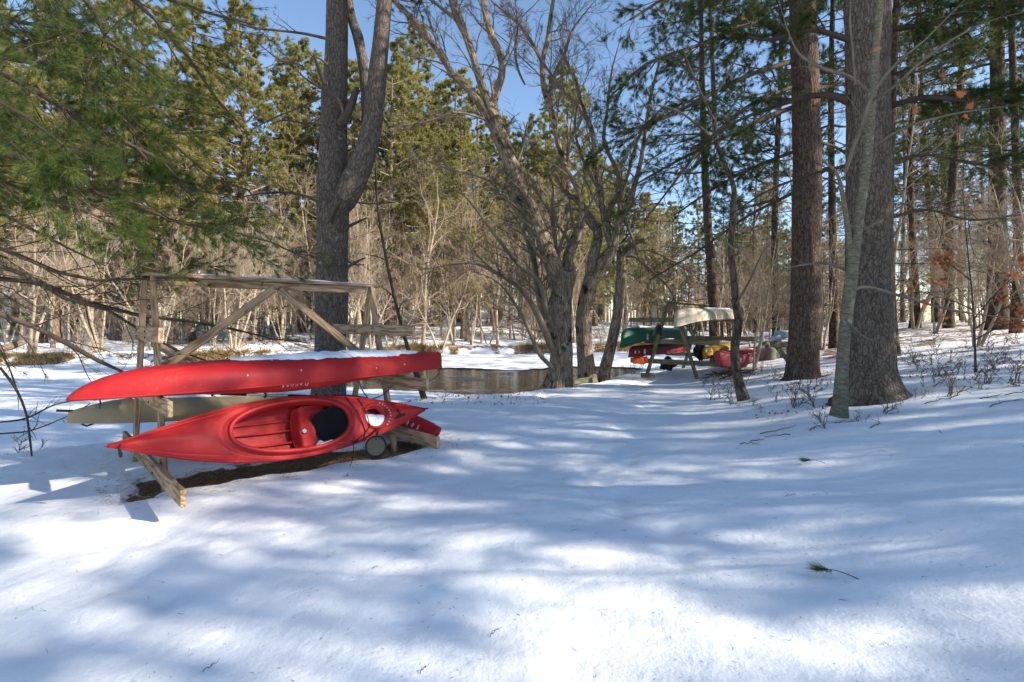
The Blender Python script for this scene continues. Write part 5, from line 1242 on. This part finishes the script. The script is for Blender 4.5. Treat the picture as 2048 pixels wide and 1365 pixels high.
# pines just outside the picture at the right and behind it, whose crowns throw the dappled shade
for x, y, k, s_ in ((16, 3.2, 0, .95), (21, 4.6, 2, .9), (24, .9, 0, 1.0), (22, 7.6, 0, 1.0), (31, 2.2, 0, 1.2), (36, -1.6, 1, 1.3), (25, -.2, 0, 1.3), (22, -4.2, 1, .85), (19.5, -.5, 2, .9), (17, .6, 2, 1.0), (20.5, .9, 0, 1.15)):
    midp[k].place(x, y, x*2.1, s_, 'pine of the wood beyond the right edge of the picture', 'pines beyond the right edge')

for x, y, k, s_ in ((12, 1.3, 0, .8), (10.5, 2.9, 1, .8), (13, 6.2, 0, .9), (17, -2.9, 1, 1.0), (20, -3.4, 2, .95)):
    brp[k].place(x, y, x*2.1, s_, 'bare tree of the wood beyond the right edge of the picture', 'bare trees beyond the right edge')

# ------------------------------------------------------------------ overhanging pine at the left
nl_root = empty('pine_tree', (-8.6, 4.2, float(gz(-8.6, 4.2))), 'pine with long drooping boughs reaching in from the left edge', 'tree')
trunk_mesh(nl_root, np.array([(-8.6, 4.2, -.3), (-8.6, 4.2, 1), (-8.5, 4.3, 6), (-8.5, 4.2, 11), (-8.4, 4.2, 15)]), np.array([.34, .27, .23, .14, .03]), B_pine_big, 40, .08, .01, 7, .2)
def ext(l, w_, z0, d):  # start a limb at the trunk, then follow its drawn course
    return l
NLM = [([(0,112,12),(66,127,11),(119,132,11),(167,163,10),(207,198,10),(255,237,9),(286,259,8),(316,277,7),(365,303,6),(395,334,5),(439,365,4),(500,382,3)], 5.3, 6.2),
       ([(-40,120,13),(18,158,13),(66,180,12),(119,207,11),(167,240,10),(220,272,9),(272,292,8),(316,316,7),(351,365,5),(395,387,4),(461,391,3)], 4.9, 5.6),
       ([(272,294,6),(299,325,5),(351,358,4),(400,372,3)], 5.3, 5.6),
       ([(-40,290,14),(48,323,12),(101,347,11),(154,373,10),(220,395,9),(272,413,8),(325,435,7),(387,453,6),(483,466,5),(560,492,4),(620,522,3)], 4.6, 5.6),
       ([(-20,415,6),(44,448,5),(101,479,5),(154,505,4),(211,532,3)], 4.8, 5.4),
       ([(-20,490,8),(44,514,8),(101,540,8),(154,556,7),(211,562,6),(281,558,5),(340,556,3)], 4.7, 5.4),
       ([(-20,525,8),(50,550,8),(95,584,8),(152,603,7),(210,618,6),(248,641,5),(330,690,4),(420,725,3)], 4.7, 5.8),
       ([(-20,556,9),(57,561,9),(114,576,8),(190,610,8),(267,629,7),(343,641,6),(419,645,5),(500,670,4),(620,686,2)], 4.9, 6.3),
       ([(-20,622,11),(57,649,10),(114,675,10),(171,710,9),(229,736,8),(262,752,4)], 4.6, 5.2),
       ([(83,-20,8),(110,40,7),(127,75,7),(145,120,5),(170,170,3)], 5.4, 5.0),
       ([(150,-20,9),(198,35,8),(211,66,8),(215,101,6),(240,150,5),(300,200,3)], 5.6, 5.4),
       ([(167,136,7),(198,180,7),(237,233,6),(264,264,6),(299,299,5),(334,351,4),(382,387,3)], 5.4, 5.8),
       ([(230,-30,8),(300,30,7),(350,80,6),(400,150,5),(450,220,4),(500,270,2)], 5.6, 6.2),
       ([(-30,190,8),(30,220,7),(100,270,6),(160,320,4)], 3.9, 4.2),([(-30,250,7),(40,300,6),(110,360,4),(190,420,3)], 4.0, 4.5),([(-30,340,7),(60,390,6),(140,410,5),(230,450,3)], 4.2, 4.8),
       ([(280,-30,8),(360,10,6),(430,30,5),(510,50,3)], 6.4, 7.0),([(-30,20,9),(60,50,8),(150,60,7),(260,110,5),(340,170,3)], 5.0, 5.4)]
NLM[0][0].insert(0, (-560, -60, 18)); NLM[1][0].insert(0, (-620, -40, 20)); NLM[3][0].insert(0, (-620, 100, 20)); NLM[5][0].insert(0, (-600, 330, 14)); NLM[6][0].insert(0, (-620, 380, 14)); NLM[7][0].insert(0, (-620, 400, 14)); NLM[8][0].insert(0, (-600, 450, 16))
for k_, st in ((4, (-600,250,12)), (9, (-500,-400,12)), (10, (-500,-450,14)), (12, (-500,-500,14)), (13, (-600,0,12)), (14, (-600,60,12)), (15, (-620,150,12)), (16, (-450,-520,14)), (17, (-600,-250,14))): NLM[k_][0].insert(0, st)
clN = [(60,50,110,5),(170,90,110,5),(250,160,80,5.2),(330,170,70,5.5),(420,235,40,5.8),(475,275,32,6),(50,250,100,4.2),(120,300,80,4.3),(60,380,60,4.5),(150,400,70,4.6),(230,430,60,4.8),(330,465,55,5.2),(420,490,60,5.4),(520,510,60,5.5),(590,535,40,5.6),(440,30,55,6.6),(500,50,40,6.8),(330,60,60,6),(20,130,70,4.9),(90,-20,90,5.2)]
rgN = np.random.default_rng(61)
cb = crown_on(nl_root, NLM, 5, rgN, [(q_[0], q_[1], q_[2]*1.3, q_[3]) for q_ in clN], K=17, n2=28, n3=9, nt=7, ln=.105, wd=.0028, lenf=.24, thr=.85)
cb.build('crown', [W_twigdark, G_near], nl_root, mw=rootmat(nl_root.location))

# ------------------------------------------------------------------ shrubs, leaves, grass, bits on the snow
brs = [Proto('bare_shrub', bare_parts(np.random.default_rng(500+i), .75, .006, 5, .8, seed=i, multi=4, t0=.15, n2=3, n3=2, n4=1, lf=.5, wander=.12), W_mid, W_mid, 'shrub') for i in range(3)]
for i, m_ in enumerate(brs): pass
rgS = np.random.default_rng(71)
for px, py_d in [(1430,9.6),(1455,10.2),(1500,8.6),(1517,8.2),(1545,9.5),(1590,7.9),(1640,7.6),(1835,7.0),(1860,7.6),(1890,8.4),(1930,7.9),(1975,8.6),(2010,9.2),(1800,8.0),(1905,6.9),(1955,7.0),(1545,11),(1620,12),(1690,11),(1820,10.5),(1930,11),(2030,11.5),(1270,14.6),(1250,15),(880,11.2),(905,11.4),(945,11.5),(1000,11.3),(840,11),(830,10.8),(1780,8.8),(1850,9.5),(1880,10.5),(1910,9.4),(1985,10.6),(2025,8.0),(1870,12.5),(1960,13),(1560,8.4),(1610,8.2),(1720,6.3),(1660,6.2),(1475,8.9),(1530,12.6),(1480,11.4),(1400,11.6),(1760,6.5),(1990,7.2),(2040,6.8),(1140,12.2),(1230,14.2),(50,6.4),(95,6.9),(130,7.5),(30,7.6),(200,7.9),(250,8.6)]:
    x, y = xy(px, py_d); brs[rgS.integers(0, 3)].place(x, y, rgS.uniform(0, 6.28), rgS.uniform(.22, .8), 'small leafless twiggy shrub poking out of the snow', 'twiggy shrubs in the snow', dz=-.02)
# slanting dead stem behind the right frame, and stump
sroot = at_ground(640, 11.2); sz = P(384, 808, 10.6)
stp = empty('tree_stump', (sz[0], sz[1], sz[2]-.55), 'short dark tree stump on the bank seen between the two red kayaks', 'stump')
m = MB(); p = np.array([sz-[0, 0, .55], sz, P(384, 779, 10.6)]); pp, r_ = resample(p, np.array([.24, .20, .18]), 14); tubes(m, pp, r_, 24, rfun=ridged(.008, seed=3), cap=True); m.build('trunk', B_pine_big, stp, mw=rootmat(stp.location))
def stick(name, label, polys, mat, cat, sides=5, group=None, lv=None, seed=1, leaves=None):
    o_ = np.array(polys[0][0][0]); m = MB(); rgx = np.random.default_rng(seed)
    for pts, rad in polys:
        p, r = poly(np.array(pts), np.array(rad), 14); tubes(m, p-o_, r, sides)
        if lv: 
            oo = sub_branches(m, p-o_, r, rgx, lv, sides=(3, 3))
    ob = m.build(name, mat); ob.location = o_; return tag(ob, label, cat, group)
def pr_(l, d0, d1): return (PL(l, d0, d1), PR(l, (d0+d1)/2))
stick('dead_sapling', 'thin slanting dead stem rising behind the right end of the near rack', [pr_([(850,802,14),(832,745,11),(814,690,8),(795,620,7),(775,530,6),(756,420,5),(750,300,3)], 10.6, 10.2)], W_twigdark, 'sapling', lv=[dict(n=8, ang=.8, lenf=.14, S=4, w=.15, minr=.003)], seed=3)
stick('hanging_branch', 'dark drooping bare branch hanging over the ice at the far left', [pr_([(0,735,5),(30,775,5),(50,820,4),(60,880,4),(64,915,3)], 5.6, 5.9), pr_([(0,700,4),(20,740,3),(32,775,3)], 5.6, 5.7), pr_([(0,845,3),(50,838,4),(110,810,3),(160,800,2)], 5.6, 6.3), pr_([(0,868,3),(60,862,3),(130,835,2),(180,808,2)], 5.6, 6.5)], W_twigdark, 'branch', lv=[dict(n=7, ang=.8, lenf=.3, S=4, w=.2, minr=.0025)], seed=4)
stick('brush_heap', 'heap of bare brush sticks under the red and white canoe', [(np.array([P(a_, b_, dd), P((a_+c_)/2, (b_+e_)/2-3, dd+.1), P(c_, e_, dd+.2)]), np.array([.015, .02, .01])) for a_, b_, c_, e_, dd in ((1405,757,1500,744,12.3),(1420,752,1520,747,12.6),(1430,748,1530,740,12.9),(1410,750,1480,752,12.1),(1440,758,1510,742,12.2),(1425,744,1450,758,12.4))], W_twigdark, 'brush', lv=[dict(n=8, ang=.7, lenf=.4, S=4, w=.2, minr=.004)], seed=6)
def fallen(px, py, L, ang, seed, label='short dark twig lying on the snow', rad=.006, n=4, group='twigs lying on the snow'):
    d = None
    # distance where the view ray meets the ground
    ds = np.linspace(1.9, 20, 800); zz = EYE-(py-HY)/F*ds; g = gz((px-CX)/F*ds, ds); k = np.argmax(zz < g); d = ds[k] if zz[k] < g[k] else 10
    c = P(px, py, d); rgx = np.random.default_rng(seed)
    pts, rd = grow(np.array([c+[0, 0, .012]]), np.array([[math.cos(ang), math.sin(ang), 0]]), np.array([L]), np.array([rad]), 8, rgx, .16, 0, .4)
    pts[0, :, 2] = gz(pts[0, :, 0], pts[0, :, 1], True)+rad*.6+.012*np.abs(np.sin(np.arange(9)))
    stick('twig', label, [(pts[0], rd[0])], W_twigdark, 'twig', group=group, lv=[dict(n=n, ang=.8, lenf=.35, S=3, w=.15, minr=.0018)], seed=seed)
for i, (px, py, L, an) in enumerate([(1520,870,.55,.1),(1500,884,.2,.0),(1620,862,.35,.9),(1480,890,.22,-.2),(1850,810,.45,.3),(1960,800,.4,.2),(1900,800,.3,.8),(1580,870,.3,2.6),(1740,858,.5,.2),(1980,815,.5,.4),(2010,790,.6,.1),(1240,770,.9,-.5),(980,1275,.10,1.1),(405,1350,.09,1.0),(840,1350,.07,1.2),(745,1140,.05,1.5),(1570,995,.12,-.2),(1080,860,.1,.2),(1885,868,.2,1.2),(640,905,.5,.4),(420,985,.25,.2),(560,912,.3,.6)]):
    fallen(px, py, L, an, 800+i, rad=.006 if i < 12 else .0018, n=4 if i < 12 else 1)
def sprig(px, py, d, ang, L, seed, label):
    c = P(px, py, d); c[2] = float(gz(c[0], c[1]))+.012; rgx = np.random.default_rng(seed)
    root = empty('pine_sprig', c, label, 'sprig')
    u = np.array([math.cos(ang), math.sin(ang), 0]); pts = np.array([-u*L*.05+[0,0,.02], u*L*.3+[0,0,.035], u*L*.65+[.01,0,.02], u*L+[0,-.01,.004]])
    m = MB(); pp, r_ = resample(pts, np.array([.0022, .0022, .0026, .003]), 12); tubes(m, pp, r_, 6, cap=True); m.build('stem', W_twigdark, root)
    m = MB(); q = pp[:3].repeat(9, 0); dd = np.repeat((-u*1.0+np.array([0, 0, .12]))[None], len(q), 0); needles(m, q+rgx.normal(0, .006, q.shape), dd, 7, L*.42, .0016, rgx, .26, up=0)
    q = pp[:4].repeat(5, 0); dd = np.repeat((-u*.4+np.array([u[1]*1.2, -u[0]*1.2, .1]))[None], len(q), 0); needles(m, q, dd, 6, L*.36, .0014, rgx, .3)
    m.build('needles', G_near, root)
sprig(1642, 1176, 3.03, -.48, .21, 3, 'green pine sprig with a bare stem lying on the sunlit snow at the lower right')
sprig(1612, 957, 5.1, -.35, .20, 4, 'small pine sprig on the shaded snow in the middle distance')
for l_, w_, d0_, d1_, lb_ in (([(-20,703),(20,694),(50,683)], .20, 26.5, 27.5, 'snow dusted log lying on the far bank at the left edge'), ([(308,688),(338,703),(372,724)], .22, 27.5, 27, 'pale fallen log slanting down to the ice behind the left end of the near rack'), ([(590,688),(610,694),(632,701)], .07, 29.5, 29.5, 'thin fallen branch on the far bank snow left of the forked pine')):
    p_ = PL(l_, d0_, d1_); g_ = gz(p_[:, 0], p_[:, 1]); p_[:, 2] = np.maximum(p_[:, 2], g_+w_*.4)
    m = MB(); q_, r_ = resample(p_-p_[0], np.array([w_, w_*.9, w_*.7]), 20); tubes(m, q_, r_, 12, rfun=ridged(.01, seed=4), cap=True); o_ = m.build('fallen_log', B_far); o_.location = p_[0]; tag(o_, lb_, 'log')
# oak leaves on a young tree at the right edge and a few single hanging leaves
def leaf_mesh(m, c, s, rgx, tint):
    ang = np.array([0, .25, .45, .6, .85, 1.0, 1.25, 1.45, 1.7, 2.0, 2.3, 2.6, 2.9, 3.14]); rr = np.array([1, .55, .8, .45, .75, .4, .7, .35, .62, .3, .5, .28, .3, .1])
    a = np.concatenate([ang, -ang[::-1][1:-1]]); r = np.concatenate([rr, rr[::-1][1:-1]])
    p = np.stack([np.cos(a)*r*1.15, np.sin(a)*r*.8, .18*np.cos(a*2)*r], -1); q = rgx.normal(0, 1, 4); q /= np.linalg.norm(q); w_, x_, y_, z_ = q
    Rm = np.array([[1-2*(y_*y_+z_*z_), 2*(x_*y_-z_*w_), 2*(x_*z_+y_*w_)], [2*(x_*y_+z_*w_), 1-2*(x_*x_+z_*z_), 2*(y_*z_-x_*w_)], [2*(x_*z_-y_*w_), 2*(y_*z_+x_*w_), 1-2*(x_*x_+y_*y_)]])
    v = np.concatenate([[[0, 0, 0]], p])@Rm.T*s+c; n_ = len(p); m.add(v, None, [(0, i+1, (i+1) % n_+1) for i in range(n_)], tint=tint)
rgO = np.random.default_rng(91)
ok = empty('oak_sapling', at_ground(1950, 8.6), 'young oak still carrying rust brown leaves at the right edge above the snow', 'tree')
tr = MB(); cr = MB(); base = at_ground(1950, 8.6)
T = [PL(l, 8.6, 8.2) for l in ([(1952,790),(1950,700),(1945,600),(1935,500),(1925,380)], [(1948,660),(1990,630),(2040,600),(2090,580)], [(1946,620),(1900,600),(1860,590),(1820,575)], [(1946,640),(1990,590),(2020,560),(2060,530)], [(1940,560),(1900,530),(1870,520)], [(1950,680),(2000,655),(2060,640)])]
lp_, lr_ = [], []
for i, t in enumerate(T):
    p, r = poly(t, np.linspace(.022 if i == 0 else .012, .004, len(t)), 14); tubes(tr if i == 0 else cr, p, r, 7); lp_.append(p); lr_.append(r)
o = sub_branches(cr, np.concatenate(lp_[1:]), np.concatenate(lr_[1:]), rgO, [dict(n=6, ang=.8, lenf=.35, S=4, w=.15, minr=.0025), dict(n=2, ang=.8, lenf=.4, S=3, w=.15, minr=.002)], sides=(3, 3))
tp, _ = along(o[1][0], 4, rgO, .5, 1); lf = MB()
for c in tp: leaf_mesh(lf, c+rgO.normal(0, .04, 3), rgO.uniform(.045, .08), rgO, rgO.uniform(0, 1))
OM = rootmat(ok.location); tr.build('trunk', W_twigdark, ok, mw=OM); cr.build('branches', W_twigdark, ok, mw=OM); lf.build('leaves', G_leaf, ok, mw=OM, smooth=False)
for i, (px, py, d, s_) in enumerate([(1758,98,6.2,.055),(1487,38,7,.045),(1925,190,5.5,.06),(1935,235,5.4,.06),(1938,215,5.45,.055),(1830,225,6,.05),(1880,225,6,.045),(1885,150,6.2,.05)]):
    m = MB(); leaf_mesh(m, np.zeros(3), s_*1.5, rgO, rgO.uniform(.3, .9)); p_ = P(px, py, d); tubes(m, np.array([[0, 0, 0], [.01, 0, s_], [.0, .02, s_*2.2]]), np.array([.0015]*3), 4)
    o_ = m.build('oak_leaf', G_leaf, smooth=False); o_.location = p_; tag(o_, 'single orange brown oak leaf caught on a bare branch on the right', 'leaf', 'oak leaves caught on bare branches')
# fallen leaves (nobody could count them)
m = MB(); rgL = np.random.default_rng(93)
for i in range(1900):
    if i < 1600: px = rgL.uniform(1500, 2048); d = rgL.uniform(7.2, 16)
    else: px = rgL.uniform(700, 1100); d = rgL.uniform(9.5, 12)
    x, y = xy(px, d)
    if i < 1600 and vn(np.array(x*1.3), np.array(y*1.3), seed=55) < .05: continue
    leaf_mesh(m, np.array([x, y, float(gz(x, y))+.02]), rgL.uniform(.02, .045), rgL, rgL.uniform(0, .8))
tag(m.build('fallen_leaves', G_leaf, smooth=False), 'scattered brown fallen leaves on the snow at the right and by the shore', 'leaves', kind='stuff')
m = MB(); n = 1500; d = 1.9+rgL.uniform(0, 1, n)**1.3*9; px = rgL.uniform(-100, 2150, n); x = (px-CX)/F*d; y = d
g = vn(x*.9, y*.9, seed=77) > -.1; x, y = x[g], y[g]; n = len(x); a_ = rgL.uniform(0, 6.28, n)
needles(m, np.stack([x, y, gz(x, y, True)+.002], -1), np.stack([np.cos(a_), np.sin(a_), .08+0*a_], -1), 1, .022, .0028, rgL, .05, tint=rgL.uniform(0, .3, n))
n = 260; d = 1.9+rgL.uniform(0, 1, n)*8; px = rgL.uniform(0, 2048, n); x = (px-CX)/F*d; a_ = rgL.uniform(0, 6.28, n)
needles(m, np.stack([x, d, gz(x, d, True)+.003], -1), np.stack([np.cos(a_), np.sin(a_), .05+0*a_], -1), 2, .075, .0016, rgL, .12, tint=rgL.uniform(0, .6, n))
n = 9000; t_ = rgL.uniform(-.5, 3.4, n); s_ = rgL.normal(.2, .32, n); ab_ = (DB-DA)/np.hypot(*(DB-DA)); x = DA[0]+ab_[0]*t_-ab_[1]*s_; y = DA[1]+ab_[1]*t_+ab_[0]*s_
g = (dirt(x, y) > .2) | (rgL.uniform(0, 1, n) < .10); x, y = x[g], y[g]; n = len(x); a_ = rgL.uniform(0, 6.28, n)
nd = MB(); needles(nd, np.stack([x, y, gz(x, y, True)+.004], -1), np.stack([np.cos(a_), np.sin(a_), .10+0*a_], -1), 2, .08, .003, rgL, .2, tint=rgL.uniform(0, 1, n))
for k_ in range(0, n, 40): leaf_mesh(nd, np.array([x[k_], y[k_], float(gz(x[k_], y[k_], True))+.012]), rgL.uniform(.015, .035), rgL, .2)
tag(nd.build('needle_litter', G_grass, smooth=False), 'dry tan pine needles on the bare soil under the near rack', 'litter', kind='stuff')
tag(m.build('snow_debris', W_twigdark, smooth=False), 'sparse bark bits and pine needles fallen on the snow', 'debris', kind='stuff')
# dry grass along the far bank
m = MB(); n = 26000; x = rgL.uniform(-32, 26, n); off = rgL.normal(0, 1, n)
cl = vn(x*.45, x*0, seed=66)+.7*vn(x*1.6, off*.5, seed=67)+.4*vn(x*5, off, seed=69); keepg = cl > .18; x, off, cl = x[keepg], off[keepg], cl[keepg]; n = len(x)
y = yf(x)-.9*vn(x*.35, yf(x)*.35, seed=9)+off*.5+.2; p = np.stack([x, y, np.maximum(gz(x, y), ICE)-.02], -1)
for lo, hi, ln_ in ((.18, .5, .2), (.5, .9, .32), (.9, 3, .5)):
    k = (cl >= lo) & (cl < hi)
    if k.any(): needles(m, p[k], np.stack([rgL.normal(0, .8, k.sum()), rgL.normal(-.5, .5, k.sum()), np.ones(k.sum())*.6], -1), 4, ln_, .03, rgL, .45, up=-.25)
n = 5200; x = rgL.uniform(-30, 24, n); y = yf(x)+rgL.uniform(.5, 12, n); kk = vn(x*.7, y*.7, seed=68) > .3; x, y = x[kk], y[kk]; n = len(x); p = np.stack([x, y, gz(x, y)], -1)
needles(m, p, np.stack([rgL.normal(0, .7, n), rgL.normal(-.2, .6, n), np.ones(n)*.5], -1), 5, .26, .03, rgL, .5)
tag(m.build('dry_grass', G_grass, smooth=False), 'tan dry grass and reeds hanging over the far bank edge', 'grass', kind='stuff')
